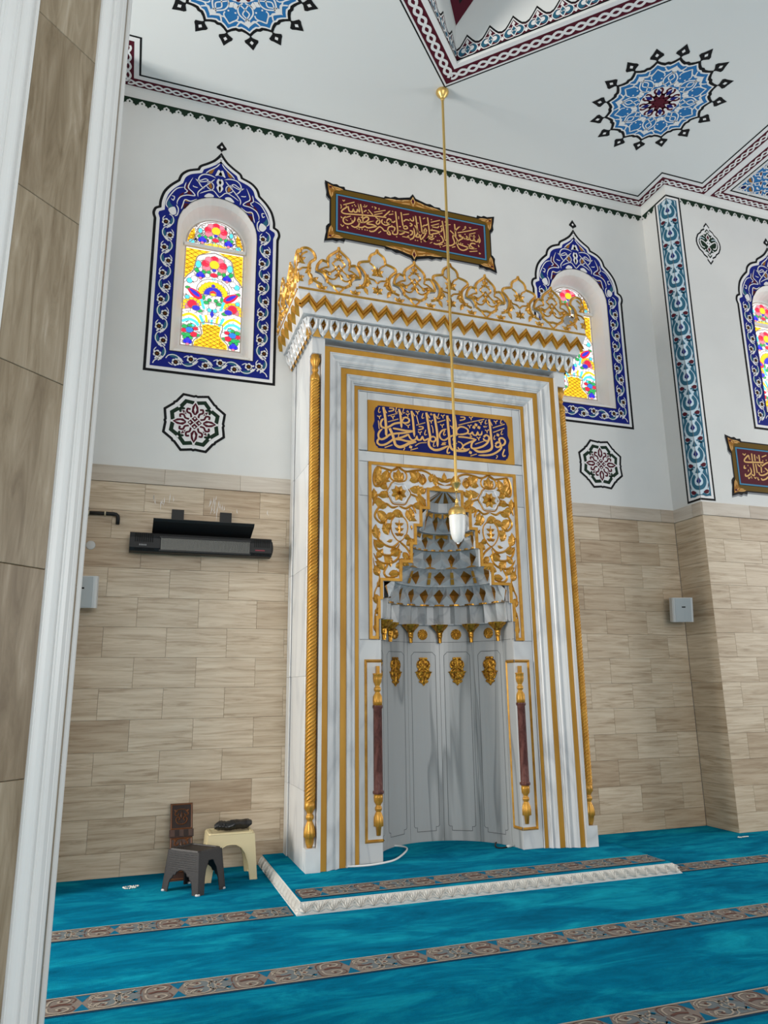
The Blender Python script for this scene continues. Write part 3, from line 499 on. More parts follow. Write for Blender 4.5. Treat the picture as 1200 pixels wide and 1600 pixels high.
# windows
LEAD=mat('window_lead',srgb(190,176,164),.6)
def glass(name,c,e=1.0):
    m=mat(name,srgb(*c),.25); t=NT(m); m_b=t.b; m_b.inputs['Emission Color'].default_value=srgb(*c); m_b.inputs['Emission Strength'].default_value=e; return m  # panes glow by themselves, standing in for daylight behind them
GW=glass('glass_clear',(244,244,248),.85); GY=glass('glass_yellow',(252,206,40),.9); GYD=mat('glass_amber_lead',srgb(196,140,20),.5); GR=glass('glass_red',(228,40,70),.85); GBL=glass('glass_blue',(58,56,206),.85)
GAQ=glass('glass_aqua',(90,214,234),.9); GGN=glass('glass_green',(50,176,96),.8); GPK=glass('glass_pink',(238,130,150),.85); GSB=glass('glass_sky_blue',(50,130,225),.85)
WF=mat('window_frame_cream',(.80,.78,.75,1),.5)
def window(n,cx,y):
    N=16; A=arch(.365,4.305,5.565,N); B2=arch(.335,4.33,5.555,N); Cc=arch(.292,4.452,5.548,N)
    b=MB().use(WF); k=len(A)
    # base sill first: reveal rings
    rings=[[(cx+u,y-.002,v) for u,v in arch(.372,4.298,5.565,N)],[(cx+u,y+.002,v) for u,v in A],[(cx+u,y+.05,v) for u,v in B2],[(cx+u,y+.19,v) for u,v in Cc],[(cx+u,y+.2,v) for u,v in arch(.275,4.462,5.545,N)]]
    for r1,r2 in zip(rings,rings[1:]): b.add(r1+r2,[(i,(i+1)%k,(i+1)%k+k,i+k) for i in range(k)])
    b.box(cx-.335,cx+.335,y+.02,y+.06,4.318,4.335)
    o=struct(b.build('window_%d'%n))
    b=MB().use(WF); b.box(cx-.29,cx+.29,y+.165,y+.205,5.490,5.522); b.build('transom',o)
    mp=lambda u,v,h:(cx+u,y+.203-h*4,4.46+v)
    class GArt(Art):
        def poly(s,pts,m,L):
            if L>=3 and m is not LEAD and m is not GYD:
                cx0=sum(p[0] for p in pts)/len(pts); cy0=sum(p[1] for p in pts)/len(pts); r=sum(math.hypot(p[0]-cx0,p[1]-cy0) for p in pts)/len(pts); k=1+.0065/max(r,.004)
                Art.poly(s,[(cx0+(p[0]-cx0)*k,cy0+(p[1]-cy0)*k) for p in pts],LEAD,L-.5)
            Art.poly(s,pts,m,L)
    def lattice(a,poly,p=.045):
        a.poly(poly,GY,2); xs=[q[0] for q in poly]; ys=[q[1] for q in poly]
        def inside(x,yv):
            c=False; m=len(poly); j=m-1
            for i in range(m):
                if (poly[i][1]>yv)!=(poly[j][1]>yv) and x<(poly[j][0]-poly[i][0])*(yv-poly[i][1])/(poly[j][1]-poly[i][1])+poly[i][0]: c=not c
                j=i
            return c
        for sl in (.62,-.62):
            c0=min(ys)-max(abs(x) for x in xs)*.7
            while c0<max(ys)+.25:
                seg=None; K=24
                for i in range(K+1):
                    x=min(xs)+(max(xs)-min(xs))*i/K; yv=c0+sl*x
                    if inside(x,yv):
                        if seg is None: seg=[(x,yv)]
                        last=(x,yv)
                    elif seg: a.stroke([seg[0],last],.005,GYD,3); seg=None
                if seg and seg[0]!=last: a.stroke([seg[0],last],.005,GYD,3)
                c0+=p
    def both(fn):
        fn(1); fn(-1)
    def fan(a,x,yv,r,np,mo,mi,rb,tilt=0):
        for i in range(np):
            g=tilt+PI*(i+.5)/np; a.poly([(x+math.cos(g)*r*.5,yv+math.sin(g)*r*.5),(x+math.cos(g-.2)*r*.92,yv+math.sin(g-.2)*r*.92),(x+math.cos(g)*r,yv+math.sin(g)*r),(x+math.cos(g+.2)*r*.92,yv+math.sin(g+.2)*r*.92)],mo,3)
        a.poly([(x+math.cos(tilt+PI*i/8)*r*.58,yv+math.sin(tilt+PI*i/8)*r*.58) for i in range(9)],mi,4)
    def rosef(a,x,yv,r):
        for i in range(7):
            g=-.15*PI+PI*1.3*i/6; a.circle(x+math.cos(g)*r*.72,yv+math.sin(g)*r*.6,r*.34,GR if i%2 else GPK,4,8)
        a.circle(x,yv+.012,r*.4,GY,5,9); a.circle(x,yv-r*.38,r*.16,GBL,5,7); a.circle(x,yv-r*.85,r*.3,GR,4,8,r*.2)
        for s in (-1,1): a.circle(x+s*r*.45,yv-r*.6,r*.17,GGN,4,7); a.drop(x+s*.015,yv-r*1.1,-PI/2-s*.3,.035,.012,GAQ,4)
    def bluef(a,x,yv):
        a.circle(x,yv,.032,GBL,4,8); a.circle(x-.026,yv-.012,.016,GBL,4,7); a.circle(x+.026,yv-.012,.016,GBL,4,7); a.circle(x,yv-.034,.014,GPK,4,7)
        for s in (-1,1): a.circle(x+s*.028,yv+.03,.017,GGN,4,7)
    def cells(a,reg,step=.055):   # leaded lines over the clear ground
        random.seed(n*7)
        for i in range(330):
            x=random.uniform(-.27,.27); yv=random.uniform(*reg); g=random.uniform(0,2*PI)
            a.stroke([(x,yv),(x+math.cos(g)*.018,yv+math.sin(g)*.018),(x+math.cos(g+.9)*.034,yv+math.sin(g+.9)*.034)],.0055,LEAD,2)
    # lower light
    a=GArt(mp)
    a.poly([(-.278,0),(.278,0),(.278,1.035),(-.278,1.035)],GW,1); cells(a,(.02,.95))
    a.frame([(-.28,-.005),(.28,-.005),(.28,1.035),(-.28,1.035)],[(-.27,.008),(.27,.008),(.27,1.025),(-.27,1.025)],LEAD,6)
    for s in (1,-1):
        M_=lambda pts:[(s*p[0],p[1]) for p in pts]
        lattice(a,M_([(.27,.70),(.27,1.02),(.03,1.02),(.10,.985),(.165,.95),(.185,.86),(.20,.79),(.24,.74)]))
        a.stroke(M_([(.27,.68),(.24,.73),(.195,.78),(.18,.86),(.16,.94),(.10,.975),(0,1.005)]),.011,LEAD,5,sm=3)
        fan(a,s*.183,.400,.108,8,GY,GPK,0,-s*.35); a.circle(s*.188,.432,.044,GR,5,9); a.circle(s*.150,.395,.036,GBL,6,8,.026); a.circle(s*.115,.375,.026,GGN,4,7,.016)
        a.drop(s*.10,.50,PI/2-s*.95,.17,.085,GR,4); a.drop(s*.12,.517,PI/2-s*.95,.125,.04,GBL,5); a.drop(s*.13,.505,PI/2-s*.9,.17,.03,GPK,3)
        a.stroke(M_([(.105,.50),(.09,.44),(.075,.40)]),.024,GAQ,4); a.stroke(M_([(.11,.33),(.09,.28),(.07,.24)]),.024,GAQ,4)
        a.stroke(M_([(.27,.30),(.21,.33),(.15,.31),(.10,.25)]),.024,GY,3,sm=3); a.stroke(M_([(.27,.245),(.21,.275),(.15,.26),(.12,.22)]),.026,GAQ,3,sm=3)
        for dx,dy,c,r in ((.20,.165,GSB,.038),(.25,.155,GR,.026),(.158,.125,GR,.034),(.243,.195,GGN,.026),(.212,.112,GGN,.028),(.145,.185,GR,.022),(.195,.212,GGN,.022),(.118,.12,GGN,.018),(.25,.115,GGN,.02),(.17,.215,GAQ,.018)): a.circle(s*dx,dy,r,c,4,8,r*.75)
        bluef(a,s*.21,.055); bluef(a,s*.125,.755); a.circle(s*.150,.86,.026,GAQ,4,9,.038); a.circle(s*.165,.80,.02,GGN,4,7); a.circle(s*.09,.80,.018,GGN,4,7); a.circle(s*.06,.755,.022,GW,4,7); a.circle(s*.18,.70,.03,GW,4,8); a.circle(s*.235,.60,.022,GGN,4,7,.014); a.circle(s*.06,.47,.026,GGN,4,7,.018); a.circle(s*.025,.395,.02,GAQ,4,7); a.circle(s*.235,.50,.02,GAQ,4,7); a.circle(s*.222,.675,.026,GAQ,4,9); a.circle(s*.03,.50,.018,GGN,4,7); a.circle(s*.085,.52,.014,GGN,4,7,.026)
        a.stroke(M_([(.045,.26),(.05,.31),(.06,.34)]),.022,GY,3)
    lattice(a,[(-.155,.01),(.155,.01),(.15,.06),(.10,.105),(.075,.15),(.09,.25),(-.09,.25),(-.075,.15),(-.10,.105),(-.15,.06)],.04)
    a.stroke([(-.165,0),(-.155,.065),(-.105,.11),(-.085,.15),(-.10,.255),(.10,.255),(.085,.15),(.105,.11),(.155,.065),(.165,0)],.010,LEAD,5,sm=2)
    a.poly([(0,.32),(-.018,.355),(0,.395),(.018,.355)],GBL,4); a.stroke([(0,.25),(0,.30)],.02,GAQ,4); a.circle(0,.44,.035,GW,4)
    fan(a,0,.555,.145,11,GY,GBL,0,0); a.poly([(-.03,.55),(.03,.55),(.026,.585),(0,.6),(-.026,.585)],GR,6); a.circle(0,.557,.024,GY,7,8,.014); a.circle(0,.65,.016,GBL,5,7)
    a.stroke([(-.155,.56),(-.145,.64),(-.09,.70),(0,.722),(.09,.70),(.145,.64),(.155,.56)],.007,LEAD,5,sm=3)
    rosef(a,0,.865,.115); a.build('stained_glass',o)
    # arched upper light
    a=GArt(mp); a.poly([(p[0]*1.01,p[1]-4.46) for p in arch(.275,5.52,5.545,N)],GW,1); cells(a,(1.08,1.3))
    for s in (1,-1):
        M_=lambda pts:[(s*p[0],p[1]) for p in pts]
        lattice(a,M_([(.262,1.085),(.26,1.13),(.235,1.21),(.205,1.25),(.195,1.2),(.2,1.14),(.235,1.1)]),.04)
        bluef(a,s*.125,1.135); a.circle(s*.148,1.225,.018,GAQ,4,9,.026); a.circle(s*.222,1.09,.026,GAQ,4,9); a.circle(s*.04,1.085,.03,GY,3,8,.022); a.circle(s*.085,1.08,.02,GY,3,8,.014)
        a.stroke(M_([(.25,1.07),(.20,1.13),(.185,1.2),(.15,1.28),(.08,1.325),(0,1.345)]),.009,LEAD,5,sm=3)
    a.circle(0,1.09,.028,GY,4,8,.026); rosef(a,0,1.235,.105); a.frame([(p[0]*1.02,p[1]-4.46) for p in arch(.275,5.515,5.545,N)],[(p[0],p[1]-4.46) for p in arch(.264,5.53,5.545,N)],LEAD,6)
    a.build('stained_glass',o)
    return o
for i in range(3): window(i+1,WC[i],WY[i])
# foreground octagonal pillar: travertine panels between white marble corner shafts
def pillar():
    t=thing('pillar','octagonal pillar of brown travertine panels and white marble corner shafts at the left edge','pillar',(0,0,0))
    Dp=2.8; A=Vector((-1.28619+Dp*math.sin(math.radians(-6.1)),-6.27429+Dp*math.cos(math.radians(-6.1))))
    e=Vector((1,1)).normalized(); nn=Vector((1,-1)).normalized()
    pw=.278; cw=.106; side=pw+2*cw; cm=A-e*(pw/2)                 # centre of the visible face
    ap=side/2*(1+math.sqrt(2)); ctr=cm-nn*ap
    b=MB().use(MW); ring=[]
    for k in range(8):
        g=math.atan2(nn.y,nn.x)+k*PI/4; n=Vector((math.cos(g),math.sin(g))); tt=Vector((-n.y,n.x)); c=ctr+n*(ap-.03)
        ring.append(c-tt*((ap-.03)*math.tan(PI/8)))
    b.prism([[tuple(p) for p in ring]],lambda u,v:(u,v,0),lambda u,v:(u,v,ZC)); fixn(b.build('core',t))
    zs=[0]; hh=[.03,.90,1.83,2.72,3.62,4.52,5.42,6.32,ZC]
    zj=[.38,1.079,1.774,2.468,3.147,3.915,4.62,5.32,6.02,ZC-.01]
    for k in range(8):
        g=math.atan2(nn.y,nn.x)+k*PI/4; n=Vector((math.cos(g),math.sin(g))); tt=Vector((-n.y,n.x)); c=ctr+n*ap
        ang=math.atan2(tt.y,tt.x)
        z0=0
        for z1 in zj:
            p=c-tt*(pw/2)-n*.02; tile(pw,z1-z0,t,'stone_panel',TP,p.x,p.y,z0,ang,th=.02,bev=.002); z0=z1
        # corner shaft profile, from this face round to the next
        def fr(z,c=c,tt=tt,n=n,k=k):
            g2=g+PI/4; n2=Vector((math.cos(g2),math.sin(g2))); t2=Vector((-n2.y,n2.x)); c2=ctr+n2*ap
            P=[]
            def L1(s,d): q=c+tt*(pw/2+s)+n*d; return (q.x,q.y,z)
            def L2(s,d): q=c2-t2*(pw/2+s)+n2*d; return (q.x,q.y,z)
            half=[(0,-.004),(.003,.006),(.009,.006),(.012,.0)]+[(.012+.056*i/8,.0+.016*math.sin(PI*i/8)) for i in range(1,9)]+[(.071,.002),(.074,.007),(.083,.007),(.086,.003),(.094,.003)]
            for s,d in half: P.append(L1(s,d))
            for s,d in reversed(half): P.append(L2(s,d))
            return P
        a0=fr(0); a1=fr(ZC); m=len(a0)
        b=MB().use(MW); b.add(a0+a1,[(i,i+1,i+1+m,i+m) for i in range(m-1)],False); b.build('corner_shaft',t)
pillar()
# ------------------------------------------------------------------ MIHRAB
mih=thing('mihrab','tall white marble prayer niche with gilt bands, carved cresting and blue lettered panel','mihrab',(0,0,0))
def slab(name,x0,x1,y0,y1,z0,z1,m=MS,bev=.003):
    w,h,d=x1-x0,z1-z0,y1-y0; b=MB().use(m); e=bev
    for (a0,a1,c0,c1,f0,f1) in ((0,w,0,d,e,h-e),): pass
    v=[(e,0,e),(w-e,0,e),(w-e,0,h-e),(e,0,h-e),(0,e,0),(w,e,0),(w,e,h),(0,e,h),(0,d,0),(w,d,0),(w,d,h),(0,d,h)]
    b.add(v,[(0,1,2,3)]+[(i,(i+1)%4,(i+1)%4+4,i+4) for i in range(4)]+[(i+4,(i+1)%4+4,(i+1)%4+8,i+8) for i in range(4)]+[(11,10,9,8)])
    o=fixn(b.build(name,mih)); o.location=(x0,y0,z0); return o
NZ=.085                                     # corner notch for the twisted columns
zb,zt=.235,4.105; ztop=4.27
def mx(x): return W-x
# body blocks
b=MB().use(MB_)
for s in (0,1):
    f=(lambda x:x) if s==0 else mx
    def bx(x0,x1,*r): b.box(min(f(x0),f(x1)),max(f(x0),f(x1)),*r)
    bx(.012,.44,YI+.03,-.001,PL,4.3); bx(.012,NZ,-D+NZ,YI+.03,PL,4.3)
    bx(.002,.112,-D,-D+NZ,PL,zb); bx(.002,.112,-D,-D+NZ,zt,ztop); bx(NZ,.112,-D,-D+NZ,zb,zt)
b.box(.44,W-.44,YI+.04,-.001,3.10,4.3); b.box(.0,W,-D+.001,-.001,4.25,4.6)
fixn(b.build('marble_body',mih))
# side cladding slabs, left and right
for s in (0,1):
    zc=[PL,.62,1.45,2.3,3.15,4.25]
    for z0,z1 in zip(zc,zc[1:]):
        x0=0 if s==0 else W-.012
        slab('side_slab',x0,x0+.012,-D+NZ,-.13,z0,z1-.002); slab('side_slab',x0-(.012 if s==0 else -.012),x0+(.0 if s==0 else .024),-.125,-.002,z0,z1-.002)
# nested frame mouldings (inverted U): offset s from the outer edge, depth d
ZR=4.308
def Uframe(name,prof,m,smooth=False):
    b=MB().use(m)
    fr=[lambda s,d:(s,d,PL),lambda s,d:(s,d,ZR-s),lambda s,d:(W-s,d,ZR-s),lambda s,d:(W-s,d,PL)]
    b.sweep(fr,prof,smooth); return b.build(name,mih)
def cyma(s0,d0,s1,d1,k=6):
    return [(s0+(s1-s0)*i/k,d0+(d1-d0)*(.5-.5*math.cos(PI*i/k))) for i in range(k+1)]
def bead(s0,s1,d,h,k=6): return [(s0+(s1-s0)*i/k,d-h*math.sin(PI*i/k)) for i in range(k+1)]
Uframe('marble_moulding',[(.112,-D+.002),(.114,-.712),(.160,-.712),(.164,-.722)]+[(.172,-.722)]+cyma(.174,-.716,.222,-.690)+bead(.226,.248,-.688,.012)+[(.256,-.688),(.258,-.676),(.270,-.676),(.272,-.664),(.322,-.664),(.326,-.676),(.334,-.676)]+cyma(.336,-.67,.366,-.652)+bead(.369,.386,-.650,.009)+[(.391,-.650),(.393,-.636),(.402,-.636),(.404,-.626),(.436,-.626),(.439,-.632),(.444,-.632),(.445,YI)],MB_)
for s0,s1,d in ((.114,.162,-.7145),(.2725,.3225,-.6665),(.4045,.4365,-.6285)):
    Uframe('gold_band',[(s0,d+.002),(s0+.002,d-.003),(s1-.002,d-.003),(s1,d+.002)],GB)
# inner field of marble slabs
x0,x1=.446,W-.446
for a_,b_,z0,z1 in ((x0,.524,3.33,3.862),(x1-(.524-x0),x1,3.33,3.862),(.5255,.95,3.79,3.862),(.952,1.72,3.79,3.862),(1.722,x1-(.524-x0)-.0015,3.79,3.862),
                    (x0,.85,3.232,3.322),(.852,1.66,3.232,3.322),(1.662,x1,3.232,3.322),
                    (x0,.524,2.93,3.229),(x0,.524,1.735,2.928),(x1-(.524-x0),x1,2.93,3.229),(x1-(.524-x0),x1,1.735,2.928)):
    slab('marble_slab',a_,b_,YI,YI+.03,z0,z1)
slab('pier_slab',x0,.629,YI,YI+.05,PL,1.733); slab('pier_slab',W-.629,x1,YI,YI+.05,PL,1.733)
# inscription panel
b=MB().use(GB); b.box(.5255,1.932,YI-.008,YI+.02,3.324,3.788); ip=b.build('inscription_panel',mih)
cc=(1.2287,3.55)
mp=lambda u,v,h:(cc[0]+u,YI-.0085-h*1.5,cc[1]+v)
a=Art(mp)
hw,hh=.632,.195
half=[(hw,hh-.02),(hw+.015,hh-.06),(hw+.012,.05),(hw+.022,.02),(hw+.03,0),(hw+.022,-.02),(hw+.012,-.05),(hw+.015,-hh+.06),(hw,-hh+.02),(hw-.012,-hh+.015),(hw-.02,-hh)]
sh=[(hw-.02,hh),(hw-.012,hh-.015)]+half
out=sh+[(-p[0],-p[1]) for p in sh]
a.poly(out,NV,1); a.build('enamel_field',ip)
a=Art(lambda u,v,h:(cc[0]+u,YI-.0105-h,cc[1]+v))
for st in MC:
    wd,pts=st[0]/1000,[(p[0]/1000,p[1]/1000) for p in st[1:]]
    a.rib(pts,wd,.004,GL,0,.0,.12 if len(pts)>2 and wd>.014 else 0,sm=4 if len(pts)>2 else 0)
a.build('gold_lettering',ip)
# ---- carved spandrel with the stepped opening
SX=[.606,.623,.645,.815,.913,.953,1.008,1.08]; SZ=[1.90,2.06,2.212,2.371,2.528,2.688,2.844,3.015]
stairs=[(SX[0],1.738)]
for i in range(8):
    stairs.append((SX[i],SZ[i]))
    if i<7: stairs.append((SX[i+1],SZ[i]))
full=stairs+[(W-x,z) for x,z in reversed(stairs)]
SO=[(.527,1.738),(.527,3.229),(W-.527,3.229),(W-.527,1.738)]
SPM=mat('spandrel_ground_marble',(.70,.71,.73,1),.4)
b=MB().use(SPM); b.prism([SO+list(reversed(full))],lambda u,v:(u,YI-.002,v),lambda u,v:(u,YI+.03,v)); sp=fixn(b.build('spandrel_panel',mih))
a=Art(lambda u,v,h:(u,YI-.002-h,v))
# flat gilt border following the outline
def inset_stairs(d):
    r=[(SX[0]-d,1.738)]
    for i in range(8):
        r.append((SX[i]-d,SZ[i]+d)); 
        if i<7: r.append((SX[i+1]-d,SZ[i]+d))
    return r
def border():
    d=.024; b=MB().use(GO); e=d
    inn=inset_stairs(d); inn[0]=(inn[0][0],1.738+e); inn=inn+[(W-x,z) for x,z in reversed(inn)]
    outer=SO+list(reversed(full)); inner=[(.527+.026,1.738+e),(.527+.026,3.229-.026),(W-.553,3.229-.026),(W-.553,1.738+e)]+list(reversed(inn))
    n=len(outer); v=[];h0,h1=YI-.002,YI-.016
    for lp,y in ((outer,h0),(outer,h1),(inner,h1),(inner,h0)): v+=[(p[0],y,p[1]) for p in lp]
    f=[]
    for r in range(3):
        for i in range(n): f.append((r*n+i,r*n+(i+1)%n,(r+1)*n+(i+1)%n,(r+1)*n+i))
    b.add(v,f); return fixn(b.build('gilt_border',sp))
border()
def fleaf(x,z,ang,ln,wd,bend=.0,lobes=True):
    for s in (1,):
        pass
    wd*=1.5; ln*=1.08
    a.leaf(x,z,ang,ln,wd,.014,GO,bend)
    if lobes and ln>.07:
        for q,sg in ((.35,1),(.35,-1),(.62,1),(.62,-1)):
            a.leaf(x+math.cos(ang)*ln*q*.8-math.sin(ang)*bend*ln*2*q*(1-q),z+math.sin(ang)*ln*q*.8+math.cos(ang)*bend*ln*2*q*(1-q),ang+sg*.95,ln*.34,wd*.55,.010,GO,0)
def both(fn):
    for s in (1,-1):
        fn(s)
def XS(s,x): return x if s==1 else W-x
def AS(s,g): return g if s==1 else PI-g
def spand(s):
    X=lambda x:XS(s,x)
    vine=lambda pts,w=.021,t=.15: a.rib([(X(p[0]),p[1]) for p in pts],w,.016,GO,0,t,t,sm=5)
    lf=lambda x,z,g,ln,wd,bd=0: fleaf(X(x),z,AS(s,g),ln,wd,bd*s)
    # big rosette with white ring
    rx,rz=.80,2.97
    a.rib([(X(rx)+.088*math.cos(t)*(1+.08*math.cos(6*t)),rz+.088*math.sin(t)*(1+.08*math.cos(6*t))) for t in [2*PI*i/36 for i in range(36)]],.016,.014,SPM,0,closed=True)
    for i in range(8):
        g=2*PI*i/8+PI/8; a.leaf(X(rx),rz,g,.072,.056,.018,GO)
    a.use(GO); 
    for i in range(8): a.leaf(X(rx),rz,2*PI*i/8,.026,.016,.03,GA)
    a.rib([(X(rx)+.104*math.cos(t)*(1+.06*math.cos(6*t)),rz+.104*math.sin(t)*(1+.06*math.cos(6*t))) for t in [PI*.62+2*PI*.76*i/30 for i in range(31)]],.012,.012,GO)
    # palmette over the rosette
    for g,l in ((PI/2,.105),(PI/2+.5,.085),(PI/2-.5,.085)): fleaf(X(rx),3.075,AS(s,g),l,.042)
    vine([(.80,3.07),(.735,3.09),(.73,3.15),(.80,3.20),(.87,3.15),(.865,3.09),(.80,3.07)],.015,0)
    # top run
    vine([(.80,3.195),(.74,3.17),(.67,3.18),(.60,3.195)]); vine([(.80,3.195),(.87,3.17),(.95,3.185),(1.03,3.19),(1.10,3.16),(1.14,3.10),(1.2287,3.07)])
    lf(.70,3.17,-2.2,.12,.05,.3); lf(.64,3.19,-1.9,.11,.05,-.2); lf(.60,3.13,-1.2,.12,.05,.2); lf(.90,3.17,-.9,.11,.048,.3); lf(.98,3.18,-1.6,.09,.045); lf(.90,3.09,.5,.10,.045,-.2)
    vine([(1.02,3.06),(.985,3.10),(1.02,3.155),(1.055,3.10),(1.02,3.06)],.010,0); lf(1.02,3.065,PI/2,.075,.045); lf(1.09,3.09,1.2,.08,.04); lf(1.15,3.06,1.7,.10,.04); lf(1.10,3.04,.0,.10,.03)
    # left and right of rosette
    vine([(.60,3.19),(.575,3.10),(.59,3.02),(.66,3.04),(.70,3.10)]); lf(.655,3.04,2.3,.09,.045,.3); lf(.60,3.03,.3,.12,.045,.3); lf(.70,3.0,2.6,.09,.04)
    vine([(.565,2.84),(.60,2.93),(.67,2.95),(.70,2.92)]); lf(.62,2.93,.4,.10,.045); lf(.58,2.90,1.6,.09,.04); lf(.66,2.88,2.8,.10,.045,.2)
    vine([(.905,2.97),(.96,2.95),(1.0,2.90),(1.035,2.86)]); lf(.95,2.95,-.7,.12,.05,.2); lf(.90,3.02,.2,.12,.05,-.3); lf(.97,3.03,-1.2,.08,.04); lf(1.0,2.98,.8,.07,.035); lf(.93,2.88,-.2,.10,.045)
    # middle
    vine([(.80,2.86),(.74,2.84),(.68,2.87),(.61,2.82),(.585,2.75),(.64,2.70),(.70,2.74)]); vine([(.80,2.86),(.86,2.84),(.92,2.87),(.955,2.80)])
    lf(.70,2.86,2.9,.11,.05,.3); lf(.74,2.80,-.4,.10,.05,.2); lf(.87,2.83,-.8,.12,.05,-.3); lf(.92,2.76,1.8,.09,.04); lf(.60,2.80,-1.0,.13,.055,.3); lf(.685,2.74,.6,.09,.045)
    vine([(.80,2.80),(.73,2.72),(.735,2.62),(.80,2.55),(.865,2.62),(.87,2.72),(.80,2.80)],.012,0)
    for zz in (2.60,2.645,2.69):
        for g in (.45,PI-.45): a.leaf(X(.80),zz,g,.045,.028,.016,GO)
    a.leaf(X(.80),2.60,PI/2,.14,.03,.018,GO)
    # lower scrolls
    vine([(.80,2.55),(.74,2.50),(.66,2.52),(.60,2.58),(.59,2.66)]); lf(.62,2.56,1.8,.12,.05,.2); lf(.67,2.52,2.8,.10,.05,.3); lf(.70,2.60,2.0,.10,.045); lf(.66,2.64,.7,.09,.045)
    vine([(.80,2.55),(.86,2.50),(.895,2.44),(.88,2.40)]); lf(.86,2.52,.6,.10,.045); lf(.84,2.60,-.3,.06,.035)
    vine([(.80,2.53),(.75,2.44),(.66,2.43),(.60,2.47),(.57,2.54)]); vine([(.57,2.44),(.62,2.37),(.71,2.36),(.78,2.40),(.80,2.47),(.75,2.49),(.715,2.46)]); lf(.72,2.43,.3,.10,.05,.2); lf(.66,2.42,-1.0,.10,.05,.3); lf(.60,2.40,1.0,.09,.04); lf(.79,2.40,-.5,.10,.04); lf(.83,2.46,-.9,.08,.04)
    vine([(.70,2.36),(.66,2.28),(.70,2.24),(.78,2.26)]); lf(.70,2.27,.1,.10,.045); lf(.66,2.30,2.4,.10,.045,-.2); lf(.76,2.33,.4,.08,.04)
    vine([(.565,2.40),(.585,2.30),(.62,2.25),(.60,2.17),(.575,2.10),(.60,2.02),(.58,1.94),(.575,1.86),(.58,1.79)],.013); lf(.61,2.25,1.9,.09,.045); lf(.60,2.16,.9,.07,.035); lf(.575,2.10,-1.2,.08,.035,.2); lf(.60,2.02,1.9,.08,.035); lf(.58,1.94,.9,.06,.03); lf(.575,1.86,-1.3,.07,.03); lf(.58,1.80,1.3,.06,.03)
spand(1); spand(-1)
a.leaf(CX,3.10,PI/2,.09,.05,.018,GO)
for g in (.5,PI-.5): a.leaf(CX,3.10,g,.09,.035,.014,GO)
# small leaves in the gaps between the scrolls
random.seed(21); occ=set(); G=.008
def mark(x,z):
    occ.add((int(x/G),int(z/G)))
for x,y,z in a.v: mark(x,z)
for fc in a.f:
    c=[sum(a.v[i][j] for i in fc)/len(fc) for j in (0,2)]; mark(*c)
def free(x,z):
    i,j=int(x/G),int(z/G)
    if z<1.775 or z>3.195 or x<.562: return False
    lim=CX-.01
    for sx,sz in zip(SX,SZ):
        if z<sz+.036: lim=sx-.036; break
    if x>lim: return False
    return all((i+p,j+q) not in occ for p in (-1,0,1) for q in (-1,0,1))
for _ in range(5000):
    x,z,g=random.uniform(.56,CX),random.uniform(1.77,3.2),random.uniform(0,2*PI); l=random.choice((.075,.055,.042))
    pts=[(x+math.cos(g)*l*t-math.sin(g)*o*l,z+math.sin(g)*l*t+math.cos(g)*o*l) for t in (.05,.3,.55,.8,1) for o in (-.12,.12)]
    if all(free(*p) for p in pts):
        for s in (1,-1): a.leaf(XS(s,x),z,AS(s,g),l,l*.55,.014,GO,.25*s)
        for t in [k/8 for k in range(9)]:
            for o in (-.2,0,.2): mark(x+math.cos(g)*l*t-math.sin(g)*o*l,z+math.sin(g)*l*t+math.cos(g)*o*l)
a.build('gilt_arabesque',sp)
